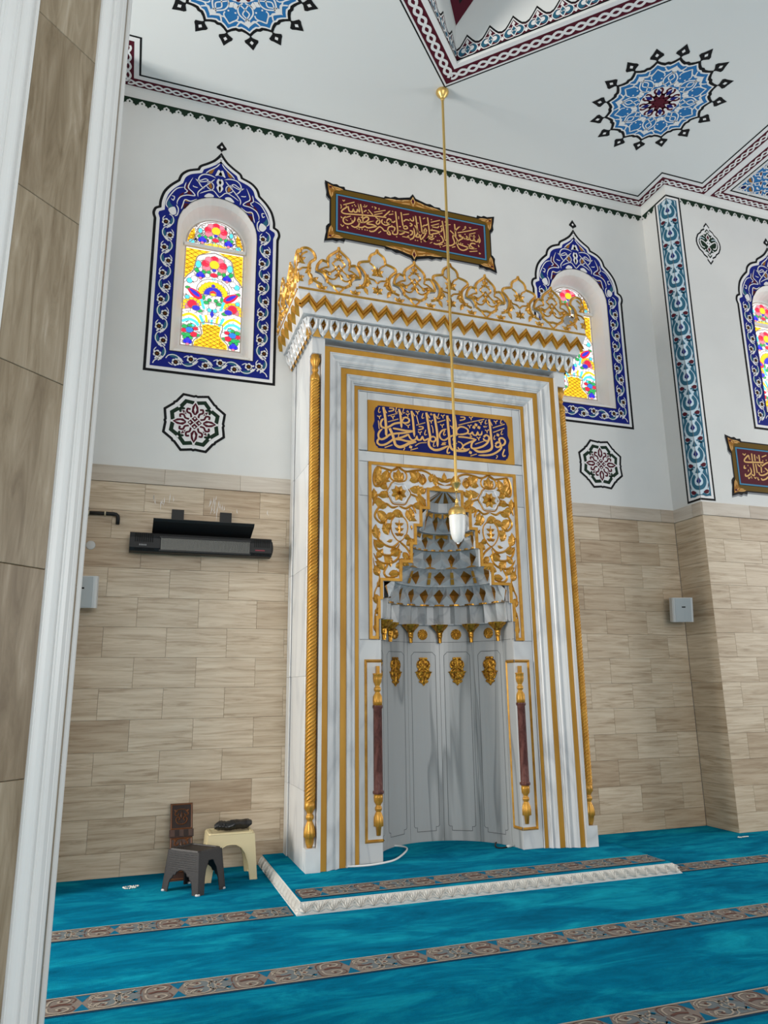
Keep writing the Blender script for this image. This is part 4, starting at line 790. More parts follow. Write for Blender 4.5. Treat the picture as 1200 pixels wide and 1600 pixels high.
# ---- niche
NR=.6; NC=(CX,YI)
def cyl(r,ang,z): return (NC[0]+r*math.cos(ang),NC[1]+r*math.sin(ang),z)
b=MB().use(JO)
angs=[PI*i/48 for i in range(49)]
b.add([cyl(NR+.012,g,z) for z in (PL,1.76) for g in angs],[(i,i+1,i+50,i+49) for i in range(48)]); b.build('niche_backing',mih)
RZ=1.755
for k in range(7):
    a0=max(0,-PI/12+k*PI/6); a1=min(PI,PI/12+k*PI/6); e=.0022
    gs=[a0+e+(a1-a0-2*e)*i/8 for i in range(9)]
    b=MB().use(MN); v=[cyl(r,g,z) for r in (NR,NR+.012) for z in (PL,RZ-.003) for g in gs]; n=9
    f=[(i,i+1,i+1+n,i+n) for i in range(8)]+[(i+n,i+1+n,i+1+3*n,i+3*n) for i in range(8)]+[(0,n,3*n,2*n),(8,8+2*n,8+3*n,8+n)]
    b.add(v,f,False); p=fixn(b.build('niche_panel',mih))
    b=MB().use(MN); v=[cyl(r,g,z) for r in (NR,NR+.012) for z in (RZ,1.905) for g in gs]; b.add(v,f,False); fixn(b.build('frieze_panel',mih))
    if 0<k<6:
        g0=k*PI/6; mp=lambda u,v,h,g0=g0: cyl(NR-.0004-h,g0-u/NR,v)
        a=Art(mp); q=.118; zz0,zz1=.155,1.665; c=.03; c2=.045
        a.stroke([(-q,zz0+c2),(-q+.012,zz0+c2-.012),(-q+c,zz0+c2-.012),(-q+c,zz0),(q-c,zz0),(q-c,zz0+c2-.012),(q-.012,zz0+c2-.012),(q,zz0+c2),(q,zz1-c),(q-c,zz1),(-q+c,zz1),(-q,zz1-c)],.0045,mat('engraved_line',(.16,.165,.17,1),.8),1,closed=True); a.build('engraved_outline',p)
        # gilt plaque
        half=[(.035,1.617),(.042,1.606),(.034,1.597),(.055,1.585),(.066,1.56),(.064,1.535),(.052,1.512),(.062,1.495),(.085,1.490),(.072,1.478),(.064,1.455),(.05,1.430),(.033,1.418),(.047,1.410),(.040,1.396),(.018,1.388),(0,1.366)]
        o=half+[(-x,z) for x,z in reversed(half[:-1])]
        b=MB().use(GA); b.prism([o],lambda u,v:mp(u,v,.010),lambda u,v:mp(u,v,-.001)); pq=fixn(b.build('gilt_plaque',mih))
        a=Art(lambda u,v,h:mp(u,v,h+.010))
        for s in (1,-1):
            a.rib([(s*.012,1.60),(s*.045,1.585),(s*.053,1.555),(s*.03,1.535),(s*.02,1.555),(s*.035,1.565)],.011,.007,GA,sm=3); a.rib([(s*.01,1.52),(s*.05,1.49),(s*.055,1.46),(s*.03,1.435),(s*.015,1.46),(s*.03,1.475)],.011,.007,GA,sm=3)
        a.leaf(0,1.375,PI/2,.22,.03,.008,GA); a.build('plaque_relief',pq)
        # swirl rosette on the frieze
        a=Art(lambda u,v,h,g0=g0: cyl(NR-.001-h,g0-u/NR,v+1.822)); R=.048
        a.use(GA); pts=[(R*math.cos(t),R*math.sin(t)) for t in [2*PI*i/24 for i in range(24)]]
        a.prism([pts],lambda u,v:a.map(u,v,.006),lambda u,v:a.map(u,v,-.001))
        for i in range(9):
            t=2*PI*i/9; a.rib([(.006*math.cos(t),.006*math.sin(t))]+[(R*q_*math.cos(t+w_),R*q_*math.sin(t+w_)) for q_,w_ in ((.35,.12),(.65,.42),(.93,.85))],[.003,.012,.017,.012],.008,GO,.006)
        a.build('swirl_rosette',mih)
# ---- muqarnas hood: tiers of star-faceted cells stepping in towards the crown
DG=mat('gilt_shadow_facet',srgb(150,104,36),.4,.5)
def tier(z0,z1,ra,rb,N,ph,kite=True,kw=.26,deep=.035,goldtop=True,style=0,wid=.0):
    b=MB(); da=PI/N
    rest=[]
    k0=-1 if ph else 0
    for k in range(k0,N+ (0 if not ph else 0)):
        a0=(k+ph)*da; a1=a0+da
        if a0<-1e-6: 
            if a1<=1e-6: continue
        ac=(a0+a1)/2; clip=lambda g:min(max(g,0.0),PI)
        H=z1-z0
        Pm=lambda g,z,r: cyl(r,clip(g),z)
        rt=rb; L0=Pm(a0,z0,ra); R0=Pm(a1,z0,ra); L1=Pm(a0,z1,rt); R1=Pm(a1,z1,rt); Lm=Pm(a0,z0+H*.55,ra*.55+rt*.45-.012); Rm=Pm(a1,z0+H*.55,ra*.55+rt*.45-.012)
        T=Pm(ac,z1-H*.10,rt+deep*.55); Bt=Pm(ac,z0+H*.10,ra+.002); C0=Pm(ac,z0,ra)
        KL=Pm(ac-kw*da*.5,z0+H*.62,(ra+rt)/2+deep); KR=Pm(ac+kw*da*.5,z0+H*.62,(ra+rt)/2+deep); KM=Pm(ac,z0+H*.58,(ra+rt)/2+deep+.014)
        TT=Pm(ac,z1,rt)
        if kite:
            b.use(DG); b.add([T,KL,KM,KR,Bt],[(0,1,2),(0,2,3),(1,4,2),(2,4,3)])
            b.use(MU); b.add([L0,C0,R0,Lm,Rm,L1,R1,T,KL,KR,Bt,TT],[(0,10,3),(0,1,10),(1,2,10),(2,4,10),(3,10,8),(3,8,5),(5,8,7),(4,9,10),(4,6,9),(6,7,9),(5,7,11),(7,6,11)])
        else:
            b.use(MU); M1=Pm(ac-da*.2,z0,ra+.045); M2=Pm(ac+da*.2,z0,ra+.045); N1=Pm(ac-da*.2,z1,rt+.055); N2=Pm(ac+da*.2,z1,rt+.055)
            b.add([L0,M1,M2,R0,R1,N2,N1,L1],[(0,1,6,7),(1,2,5,6),(2,3,4,5)])
        if style==1:      # upright gilt tablets on the ribs between cells
            b.use(GO)
            for q0,q1 in ((.10,.42),(.46,.80)):
                r=lambda q: ra+(rt-ra)*q-.020
                w_=.017
                for g in (a1,):
                    if g>PI-.05: continue
                    b.add([Pm(g-w_/ra,z0+H*q0,r(q0)),Pm(g+w_/ra,z0+H*q0,r(q0)),Pm(g+w_/ra,z0+H*q1,r(q1)),Pm(g-w_/ra,z0+H*q1,r(q1))],[(0,1,2,3)])
        if style==2:      # gilt hoods at the head of each cell
            b.use(GO); b.add([Pm(a0+da*.08,z1-H*.04,rt-.004),Pm(a1-da*.08,z1-H*.04,rt-.004),Pm(a1-da*.12,z1-H*.30,rt+.006),Pm(ac,z1-H*.16,rt+deep*.5),Pm(a0+da*.12,z1-H*.30,rt+.006)],[(0,1,3),(1,2,3),(0,3,4)])
        if style==3:      # low gilt triangles at the foot
            b.use(GO); b.add([Pm(a0+da*.22,z0+.002,ra-.004),Pm(a1-da*.22,z0+.002,ra-.004),Pm(ac,z0+H*.34,ra+.012)],[(0,1,2)])
    return b.build('muqarnas_tier',mih)
def soffit(z,r0,r1,N,m,teeth=0):
    b=MB().use(m); n=N*4; v=[];f=[]
    for i in range(n+1):
        g=PI*i/n; rr=r1+(teeth*(1 if i%4==2 else (.3 if i%2 else 0))); v+=[cyl(r0,g,z),cyl(rr,g,z),cyl(rr,g,z+.012)]
    for i in range(n): a_=3*i; f+=[(a_,a_+3,a_+4,a_+1),(a_+1,a_+4,a_+5,a_+2)]
    b.add(v,f); return b.build('gilt_ledge',mih)
Z=[1.905,2.075,2.24,2.39,2.54,2.685,2.86,2.945,3.035]
soffit(Z[0],NR+.01,.565,12,MU)
tier(Z[0],Z[1],.55,.535,12,0,kite=False); soffit(Z[1],.61,.512,12,GA,.035)
tier(Z[1],Z[2],.530,.465,12,.5,kw=.62,deep=.05,style=4)
soffit(Z[2],.55,.455,12,MU)
tier(Z[2],Z[3],.45,.385,6,0,kw=.42,deep=.05,style=1); soffit(Z[3],.46,.365,12,MU,.015)
tier(Z[3],Z[4],.37,.325,6,.5,kw=.30,deep=.05,style=3); soffit(Z[4],.40,.285,12,GO,.02)
tier(Z[4],Z[5],.295,.262,6,0,kw=.42,deep=.03,style=2); soffit(Z[5],.32,.228,12,MU,.012)
tier(Z[5],Z[6],.232,.165,6,.5,kw=.42,deep=.03,style=2); soffit(Z[6],.25,.150,12,MU)
b=MB()
for k in range(6):
    a0,a1=k*PI/6,(k+1)*PI/6; b.use(MU); b.add([cyl(.150,a0,Z[6]),cyl(.150,a1,Z[6]),cyl(.145,a1,Z[7]),cyl(.145,a0,Z[7])],[(0,1,2,3)])
for k in range(10):
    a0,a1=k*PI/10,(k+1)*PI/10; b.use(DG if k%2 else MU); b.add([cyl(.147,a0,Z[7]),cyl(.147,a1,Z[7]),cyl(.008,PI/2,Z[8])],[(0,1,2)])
b.build('crown_fan',mih)
# marble plate behind the stepped edge closing the gaps between tiers and steps
tr=[(Z[0],.566),(Z[1],.56),(Z[2],.52),(Z[3],.43),(Z[4],.36),(Z[5],.29),(Z[6],.225),(Z[7],.150)]
hole=[(CX-.60,1.70)]; 
for i,(z,r) in enumerate(tr):
    hole.append((CX-(.60 if i==0 else tr[i-1][1]),z)); hole.append((CX-r,z))
hole+= [(CX-.150,Z[7]),(CX-.01,Z[8])]
full2=hole+[(2*CX-x,z) for x,z in reversed(hole)]
b=MB().use(MB_); b.prism([[(.53,1.70),(.53,3.2),(W-.53,3.2),(W-.53,1.70)]+list(reversed(full2))],lambda u,v:(u,YI+.031,v),lambda u,v:(u,YI+.05,v)); fixn(b.build('stepped_plate',mih))
# pendants under the hood
pm=MB().use(GA); pm.lathe([(.0,-.15),(.017,-.150),(.019,-.105),(.023,-.103),(.026,-.060),(.032,-.056),(.040,-.040),(.078,-.004),(.084,.012),(.0,.014)],seg=8,smooth=False); pme=None
for k in range(6):
    g=PI/12+k*PI/6
    if pme is None: o=pm.build('gilt_pendant',mih); pme=o.data
    else: o=bpy.data.objects.new('gilt_pendant',pme); COL.objects.link(o); o.parent=mih
    o.location=cyl(.545,g,1.893)
# ---- pier frames and colonnettes
for s in (0,1):
    f=(lambda x:x) if s==0 else mx
    a=Art(lambda u,v,h:(f(u),YI-h,v))
    a.rib([(.629,1.565),(.497,1.565),(.497,.228),(.629,.228)],.024,.012,GO); a.rib([(.629,1.565),(.497,1.565),(.497,.228),(.629,.228)],.012,.018,GO)
    a.map=lambda u,v,h:cyl(NR-.001-h,PI-u if s==0 else u,v)
    a.rib([(0,1.565),(.20,1.565),(.20,.228),(0,.228)],.026,.012,GO); a.build('gilt_frame',mih)
    cx_=f(.592); c=MB()
    c.use(BM); c.lathe([(.0,.565),(.040,.565),(.044,.572),(.044,.585),(.0365,.592),(.0345,1.195),(.041,1.203),(.041,1.222),(.0,1.224)],seg=20)
    col=c.build('colonnette',mih); col.location=(cx_,YI-.006,0)
    fl=12
    top=[(.0,1.222),(.036,1.222),(.038,1.25),(.034,1.29),(.020,1.315),(.017,1.325),(.024,1.332),(.026,1.345),(.024,1.358),(.017,1.364),(.018,1.375),(.030,1.400),(.034,1.43),(.032,1.455),(.037,1.46),(.037,1.468),(.0,1.469)]
    bot=[(.0,.268),(.016,.268),(.022,.33),(.036,.335),(.036,.37),(.034,.40),(.022,.43),(.017,.44),(.024,.447),(.026,.46),(.024,.472),(.017,.478),(.020,.49),(.032,.51),(.036,.54),(.034,.564),(.0,.566)]
    flt=lambda n:[.08 if 2<i<n-3 else 0 for i in range(n)]+[10]
    q=MB().use(GO); q.lathe(top,seg=40,flute=flt(len(top))); q.box(-.014,.010,-.03,.0,1.468,1.525); q.build('gilt_capital',col)
    q=MB().use(GO); q.lathe(bot,seg=40,flute=flt(len(bot))); q.build('gilt_base',col)
# ---- twisted corner columns
def twist(x,y):
    b=MB().use(GO); r0=.036; seg=36; n=1100; z0,z1=.555,3.86; v=[];fs=[]
    for i in range(n+1):
        z=z0+(z1-z0)*i/n
        for k in range(seg):
            g=2*PI*k/seg; p=abs(math.sin((g*6-z*2*PI/.028)/2)) ; rr=r0*.80+.0125*p; v.append((rr*math.cos(g),rr*math.sin(g),z))
    for i in range(n):
        for k in range(seg): a_=i*seg+k; c=i*seg+(k+1)%seg; fs.append((a_,c,c+seg,a_+seg))
    b.add(v,fs,True); o=b.build('twisted_column',mih); o.location=(x,y,0)
    bot=[(.0,.235),(.020,.236),(.030,.27),(.032,.305),(.040,.308),(.040,.34),(.034,.375),(.020,.41),(.017,.42),(.026,.43),(.028,.445),(.024,.458),(.018,.464),(.026,.485),(.038,.505),(.040,.52),(.038,.556),(.0,.557)]
    top=[(.0,3.858),(.038,3.86),(.040,3.885),(.034,3.915),(.020,3.94),(.018,3.95),(.026,3.965),(.024,3.98),(.018,3.99),(.030,4.02),(.040,4.045),(.040,4.07),(.036,4.072),(.036,4.10),(.0,4.104)]
    flt=lambda n:[.09 if 2<i<n-3 else 0 for i in range(n)]+[10]
    q=MB().use(GO); q.lathe(bot,seg=40,flute=flt(len(bot))); q.build('column_base',o)
    q=MB().use(GO); q.lathe(top,seg=40,flute=flt(len(top))); q.build('column_capital',o)
twist(.040,-D+.042); twist(W-.040,-D+.042)
# ---- cornice
def ring3(b,o1,z1,o2,z2):
    y=lambda o:-D-o
    P=[(-o1,-.001,z1),(-o1,y(o1),z1),(W+o1,y(o1),z1),(W+o1,-.001,z1)]; Q=[(-o2,-.001,z2),(-o2,y(o2),z2),(W+o2,y(o2),z2),(W+o2,-.001,z2)]
    b.add(P+Q,[(i,i+1,i+5,i+4) for i in range(3)])
cb=MB().use(MB_)
for o1,z1,o2,z2 in ((0,4.25,.012,4.262),(.012,4.262,.060,4.40),(.060,4.40,.102,4.404),(.102,4.404,.110,4.424),(.110,4.424,.158,4.571),(.158,4.571,.162,4.578),(.162,4.578,.162,4.585)): ring3(cb,o1,z1,o2,z2)
o_=.162; cb.add([(-o_,-.001,4.585),(-o_,-D-o_,4.585),(W+o_,-D-o_,4.585),(W+o_,-.001,4.585)],[(0,1,2,3)])
corn=cb.build('cornice',mih)
# gilt zigzag: front plus both returns
def zig(mp,L,n,name='gilt_zigzag'):
    a=Art(mp); p=L/n
    pts=[]
    for k in range(n): pts+=[(k*p,.14),(k*p+p/2,.90)]
    pts.append((L,.14))
    Y=.155
    P=[(x,.034+(v-.14)/.76*.078) for x,v in pts]
    a.rib([(x,v+.014) for x,v in P],.034,.026,GO); a.rib([(x,v-.014) for x,v in P],.034,.026,GO); return a.build(name,corn)
sl=Vector((.048,.147)).normalized(); nx=Vector((sl.y,-sl.x))      # slope of the fascia (out,up) and its outward normal
def fm(u,v,h): o=.110+sl.x*v+nx.x*h; return (u,-D-o,4.424+sl.y*v+nx.y*h)
def fl_(u,v,h): o=.110+sl.x*v+nx.x*h; return (-o,-u,4.424+sl.y*v+nx.y*h)
def fr_(u,v,h): o=.110+sl.x*v+nx.x*h; return (W+o,-u,4.424+sl.y*v+nx.y*h)
zig(lambda u,v,h:fm(u-.135,v,h),W+.27,20); zig(fl_,D+.135,6); zig(fr_,D+.135,6)
# muqarnas band: faceted pendant cells
def cells(mp,u0,u1,n):
    p=(u1-u0)/n
    for k in range(n):
        b=MB(); c=u0+(k+.5)*p; q=p/2
        P=lambda u,v,h:mp(c+u*q,v,h)
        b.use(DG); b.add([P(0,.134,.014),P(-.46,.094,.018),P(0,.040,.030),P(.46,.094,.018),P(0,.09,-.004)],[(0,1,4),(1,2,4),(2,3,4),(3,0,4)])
        b.use(MB_); tip=P(0,-.012,.034)
        b.add([P(0,.142,.030),P(-.62,.128,.030),P(-.72,.085,.034),P(-.52,.05,.034),P(0,.134,.014),P(-.46,.094,.018),P(0,.040,.030),P(-1,.138,.012),P(-1,.06,.016),tip,P(-.30,.022,.022),P(-.62,.02,.010)],
              [(0,1,5,4),(1,2,5),(2,3,6,5),(3,10,9,6),(7,1,0),(7,8,2,1),(8,11,3,2),(11,10,3),(11,9,10)])
        b.add([P(0,.142,.030),P(.62,.128,.030),P(.72,.085,.034),P(.52,.05,.034),P(0,.134,.014),P(.46,.094,.018),P(0,.040,.030),P(1,.138,.012),P(1,.06,.016),tip,P(.30,.022,.022),P(.62,.02,.010)],
              [(0,4,5,1),(1,5,2),(2,5,6,3),(3,6,9,10),(7,0,1),(7,1,2,8),(8,2,3,11),(11,3,10),(11,10,9)])
        b.use(GO); b.add([P(-.5,.012,.014),P(-1,.058,.018),P(-1,-.016,.012),P(-.25,-.016,.012)],[(0,1,2,3)]); b.add([P(.5,.012,.014),P(1,.058,.018),P(1,-.016,.012),P(.25,-.016,.012)],[(0,1,2,3)])
        b.build('muqarnas_cell',corn)
s2_=Vector((.048,.138)).normalized(); n2_=Vector((s2_.y,-s2_.x))
def M3(kind):
    def g(u,v,h):
        o=.014+s2_.x*v+n2_.x*h; z=4.264+s2_.y*v+n2_.y*h
        return (u,-D-o,z) if kind==0 else ((-o,-u,z) if kind==1 else (W+o,-u,z))
    return g
cells(M3(0),-.06,W+.06,27); cells(M3(1),0,D+.06,8); cells(M3(2),0,D+.06,8)
# cresting
PIT=.347; A_=[((l[0]-0),l[1]) for l in CA]
Ah=[((abs(CA[i][0]))/1000,(CA[i][1]-10)/1000) for i in range(len(CA)-2)]
Bh=[(abs(p[0])/1000,(p[1]-10)/1000) for p in CB]
ZB=4.585
VE=[(0,.345),(.029,.384),(.062,.405),(.099,.402),(.136,.373),(.153,.336),(.148,.311),(.119,.285),(.101,.253),(.094,.212),(.102,.165),(.124,.129),(.161,.104),(.213,.086)]
def crest_outline(units,x0,halfL=True):
    """units: list of (centre,kind); builds the upper edge left to right"""
    up=[]
    for c,k,lo,hi in units:
        H=VE if not (lo and hi) else (Ah if k=='A' else Bh)
        L=[(c-x,z) for x,z in reversed(H)] if lo else []
        R=[(c+x,z) for x,z in H[1 if lo else 0:]] if hi else []
        up+=L+([] if (lo and hi) else [])+R
    return up
def crest(mp,units,x0,x1,name):
    up=crest_outline(units,x0)
    if not units[0][2]: up=[(x0,0)]+[(max(x0,x),z) for x,z in up]
    else: up=[(x0,0)]+up
    up=[(min(x1,max(x0,x)),z) for x,z in up]+[(x1,0)]
    b=MB().use(MB_); b.prism([up],lambda u,v:mp(u,v,0),lambda u,v:mp(u,v,-.028)); pl=fixn(b.build(name,mih))
    a=Art(mp)
    a.rib([(x0,.012),(x1,.012)],.026,.010,GO)
    for c,k,lo,hi in units:
        for s in ((-1,) if lo else ())+((1,) if hi else ()):
            H=VE if not (lo and hi) else (Ah if k=='A' else Bh)
            X=lambda pts:[(c+s*x,z) for x,z in pts]
            ins=[(max(0.0,x-.012 if i>0 else 0),z-(.014 if i<6 else -.008)) for i,(x,z) in enumerate(H)]
            if H is VE: ins=[(max(.012,x-.012),z-.012) for x,z in VE]
            if k=='A':
                a.rib(X(cat(ins+[(.085,.10),(.05,.078),(0,.085)],3)),.026,.014,GO)
                a.rib(X([(.052,.08),(.03,.05),(0,.02)]),.018,.012,GO); 
                a.rib(X([(0,.215),(.03,.26),(.055,.29),(.02,.33)]),.016,.012,GO,sm=3); a.rib(X([(0,.28),(.04,.23),(.08,.20),(.12,.215)]),.016,.012,GO,sm=3)
                a.rib(X([(.10,.29),(.09,.25),(.12,.24),(.17,.205)]),.018,.012,GO,sm=3); a.rib(X([(0,.20),(.03,.15),(.07,.14),(.10,.16)]),.016,.012,GO,sm=3)
                for x,z,g,l,w_ in ((.10,.185,.6,.06,.03),(.095,.17,2.2,.05,.028),(.085,.15,-.8,.05,.025),(0,.34,PI/2-.5,.055,.026),(0,.33,.2,.045,.022),(0,.20,-.6,.05,.024),(0,.22,.7,.045,.022)): a.leaf(c+s*x,z,g if s==1 else PI-g,l,w_*1.1,.014,GO)
                if s==1 or not hi:
                    a.leaf(c,.34,PI/2,.075,.026,.014,GO); a.leaf(c,.17,PI/2,.07,.03,.014,GO)
            else:
                a.rib(X(cat(ins,3)),.026,.014,GO)
                a.rib(X([(.07,.36),(.03,.33),(.01,.28),(0,.24)]),.018,.012,GO,sm=3); a.rib(X([(0,.17),(.03,.20),(.075,.21),(.10,.24)]),.018,.012,GO,sm=3)
                for x,z,g,l,w_ in ((0,.27,.5,.065,.034),(0,.27,-.5,.06,.034),(0,.25,1.2,.07,.034),(0,.10,.5,.055,.032),(0,.10,-.5,.05,.03),(0,.08,1.1,.06,.03),(.105,.20,-2.4,.07,.036),(.10,.19,1.9,.06,.03),(.12,.12,2.3,.08,.036),(.12,.12,-2.0,.08,.036),(.12,.10,.6,.06,.03),(.20,.03,.6,.06,.03),(.20,.03,2.5,.06,.03),(.20,.035,PI/2,.04,.03)): a.leaf(c+s*x,z,g if s==1 else PI-g,l,w_*1.1,.014,GO)
                a.leaf(c,.06,PI/2,.10,.03,.014,GO); a.leaf(c,.24,PI/2,.09,.03,.014,GO)
    a.build('gilt_relief',pl); return pl
U=[]
for i in range(-4,5):
    k='B' if i%2==0 else 'A'; U.append((CX+i*PIT,k,i>-4,i<4))
yc=-D-.158
crest(lambda u,v,h:(u,yc-h,ZB+v),U,CX-4*PIT,CX+4*PIT,'crest_panel')
Us=[(0,'B',False,True),(PIT,'A',True,True),(2*PIT,'B',True,True)]
crest(lambda u,v,h:(-.158-h,yc+u+.002,ZB+v),Us,.03,.885,'crest_panel'); crest(lambda u,v,h:(W+.158+h,yc+u+.002,ZB+v),Us,.03,.885,'crest_panel')
# ------------------------------------------------------------------ PAINTED ORNAMENT ON THE WALLS AND CEILING
def finial(a,x,z,ang,s,L=1):
    ca,sa=math.cos(ang),math.sin(ang); R=lambda u,v:(x+(u*ca-v*sa)*s,z+(u*sa+v*ca)*s)
    o=[R(0,0),R(.16,-.10),R(.34,-.42),R(.50,-.40),R(.66,-.26),R(1.05,0),R(.66,.26),R(.50,.40),R(.34,.42),R(.16,.10)]
    a.poly(o,PK,L); a.poly([R(.36,0),R(.5,-.12),R(.66,0),R(.5,.12)],PW,L+1)
def border_half():
    pts=[(.583,4.083),(.583,5.60),(.598,5.655),(.582,5.712),(.545,5.738),(.542,5.80),(.515,5.90),(.46,5.985),(.39,6.055),(.366,6.125),(.305,6.185),(.215,6.222),(.195,6.262),(.125,6.31),(.06,6.365),(0,6.452)]
    seg=[pts[0:2],cat(pts[1:5],4),cat(pts[4:9],4),cat(pts[8:12],4),cat(pts[11:],4)]
    r=[]
    for s in seg: r+=[tuple(p) for p in (s if not r else s[1:])]
    return r
def inset(poly,d):
    n=len(poly); out=[]
    for i in range(n):
        a,b,c=Vector(poly[i-1]),Vector(poly[i]),Vector(poly[(i+1)%n]); d1=(b-a).normalized(); d2=(c-b).normalized()
        n1=Vector((-d1.y,d1.x)); n2=Vector((-d2.y,d2.x)); q=(n1+n2); q=q.normalized() if q.length>1e-5 else n1
        out.append(tuple(b+q*d/max(.6,q.dot(n1))))
    return out
def vine_band(a,path,step=.135,scale=1.0):
    """flowers alternating with teal buds along a polyline"""
    P=[Vector(p) for p in path]; tot=sum((P[i+1]-P[i]).length for i in range(len(P)-1)); n=max(2,round(tot/step)); st=tot/n
    def at(s):
        for i in range(len(P)-1):
            l=(P[i+1]-P[i]).length
            if s<=l or i==len(P)-2: d=(P[i+1]-P[i])/l; return P[i]+d*s,d
            s-=l
    for k in range(n):
        sd=1 if k%2 else -1; c,d=at((k+.5)*st); nn=Vector((-d.y,d.x)); Q=lambda u,v,c=c,d=d,nn=nn,sd=sd:tuple(c+d*(u*scale)+nn*(sd*v*scale))
        a.stroke([Q(-.075,-.005),Q(-.05,-.038),Q(.0,-.045),Q(.045,-.022),Q(.075,.012)],.0085,PW,4,sm=3)
        x,y=Q(.012,.022); a.flower(x,y,.036*scale,PW,PBR,5,6,.4); a.circle(x,y,.005,PO,7,6)
        a.stroke([Q(-.045,-.036),Q(-.022,-.040),Q(.012,-.034),Q(.034,-.018)],[.014,.038,.034,.010],PT,3); 
        a.poly([Q(.030,-.030),Q(.062,-.016),Q(.074,.014),Q(.056,.004),Q(.040,.012),Q(.026,-.002)],PW,5)
        a.stroke([Q(-.052,.03),Q(-.03,.046),Q(-.008,.054)],.008,PW,4,.3,.3,sm=2); a.poly([Q(.052,.022),Q(.066,.038),Q(.052,.044),Q(.044,.034)],PW,4)
def window_border(i,label):
    cx,y=WC[i],WY[i]; a=Art(lambda u,v,h:(cx+u,y-.0012-h,v))
    hlf=border_half(); out=hlf+[(-x,z) for x,z in reversed(hlf[:-1])]      # counter-clockwise from lower right
    opn=arch(.3725,4.298,5.565,20); inn=[(x,z) for x,z in reversed(opn)]
    o2=inset(out,.025); o3=inset(out,.054)
    a.frame(out,list(reversed(o2)),PK,1); a.frame(o2,list(reversed(o3)),PW,1); a.frame(o3,opn,PB,1)
    a.stroke(opn,.006,PK,6,closed=True)
    finial(a,0,6.455,PI/2,.115)
    m=.4475
    vine_band(a,[(-m-.003,5.66),(-m-.003,4.20)]); vine_band(a,[(m+.003,5.66),(m+.003,4.20)]); vine_band(a,[(-m+.06,4.217),(m-.06,4.217)])
    for s in (1,-1):
        a.stroke([(s*.45,4.215),(s*.49,4.19),(s*.505,4.16)],.009,PW,4,sm=3); a.circle(s*.455,4.215,.018,PW,4,7)
    C={0:PW,1:PD,2:PR,3:PT}
    for col,wd,*pts in WA:
        for s in (1,-1):
            q=[(s*p[0]/1000,p[1]/1000) for p in pts]
            if wd: a.stroke(q,wd/1000*1.15,C[col],4,.2,.2,sm=4)
            else: a.poly(cat(q,3,True),C[col],3 if col else 5)
    return tag(a.build('painted_window_border'),label,'window border')
window_border(0,'royal blue floral border painted around the arched window left of the prayer niche')
window_border(1,'royal blue floral border partly hidden behind the niche cresting, round the middle window')
window_border(2,'royal blue floral border cut by the right edge, round the window beyond the pilaster corner')
# octagonal medallions
def medallion(cx,cz,label):
    a=Art(lambda u,v,h:(cx+u,-.0012-h,cz+v)); R0=.292
    def star(r,k,ph=PI/8,cut=.105):
        o=[]
        for i in range(8):
            g=ph+i*PI/4; o.append((r*math.cos(g),r*math.sin(g)))
            for t,f in ((.22,.925),(.42,.885),(.5,.905),(.58,.885),(.78,.925)):
                gg=g+t*PI/4; o.append((r*(f+k)*math.cos(gg),r*(f+k)*math.sin(gg)))
        return o
    a.poly(star(R0,0),PK,1); a.poly(star(R0-.026,0),PW,2); a.poly(star(.232,-.005),PG,3); a.poly(star(.192,-.005),PW,4)
    for i in range(8):
        for s in (1,-1):
            g=i*PI/4+PI/8+s*.2; a.drop(.150*math.cos(g),.150*math.sin(g),g+s*.9,.055,.026,PG,5)
    for i in range(8):
        g=i*PI/4; pass
        a.circle(.196*math.cos(g),.196*math.sin(g),.012,PW,5,6)
    a.circle(0,0,.128,PW,5,24)
    for i in range(4):
        g=i*PI/2; P=lambda r,t:(r*math.cos(g)-t*math.sin(g),r*math.sin(g)+t*math.cos(g))
        a.poly([P(.055,0),P(.10,.040),P(.15,.036),P(.205,0),P(.15,-.036),P(.10,-.040)],PW,6)
        a.poly([P(.062,0),P(.10,.030),P(.148,.026),P(.188,0),P(.148,-.026),P(.10,-.030)],PR,7); a.poly([P(.085,0),P(.12,.011),P(.165,0),P(.12,-.011)],PW,8)
        g+=PI/4
        for s in (1,-1): a.stroke([P(.055,s*.012),P(.085,s*.030),P(.115,s*.020),P(.135,s*.042),P(.115,s*.058)],.017,PR,7,sm=3)
        a.poly([P(.10,0),P(.13,.012),P(.16,0),P(.13,-.012)],PR,7); a.circle(*P(.125,0),.006,PW,8,6)
    a.poly([(.075,0),(0,.075),(-.075,0),(0,-.075)],PW,8); a.poly([(.062,0),(0,.062),(-.062,0),(0,-.062)],PR,9)
    for s in (1,-1): a.stroke([(-.03,-.03*s),(.03,.03*s)],.009,PW,10)
    for x,z in ((.04,0),(-.04,0),(0,.04),(0,-.04)): a.circle(x,z,.009,PW,10,6)
    return tag(a.build('painted_medallion'),label,'wall medallion')
medallion(-.877,3.642,'octagonal green and burgundy medallion painted below the left arched window')
medallion(3.325,3.642,'octagonal green and burgundy medallion painted low on the wall right of the prayer niche')
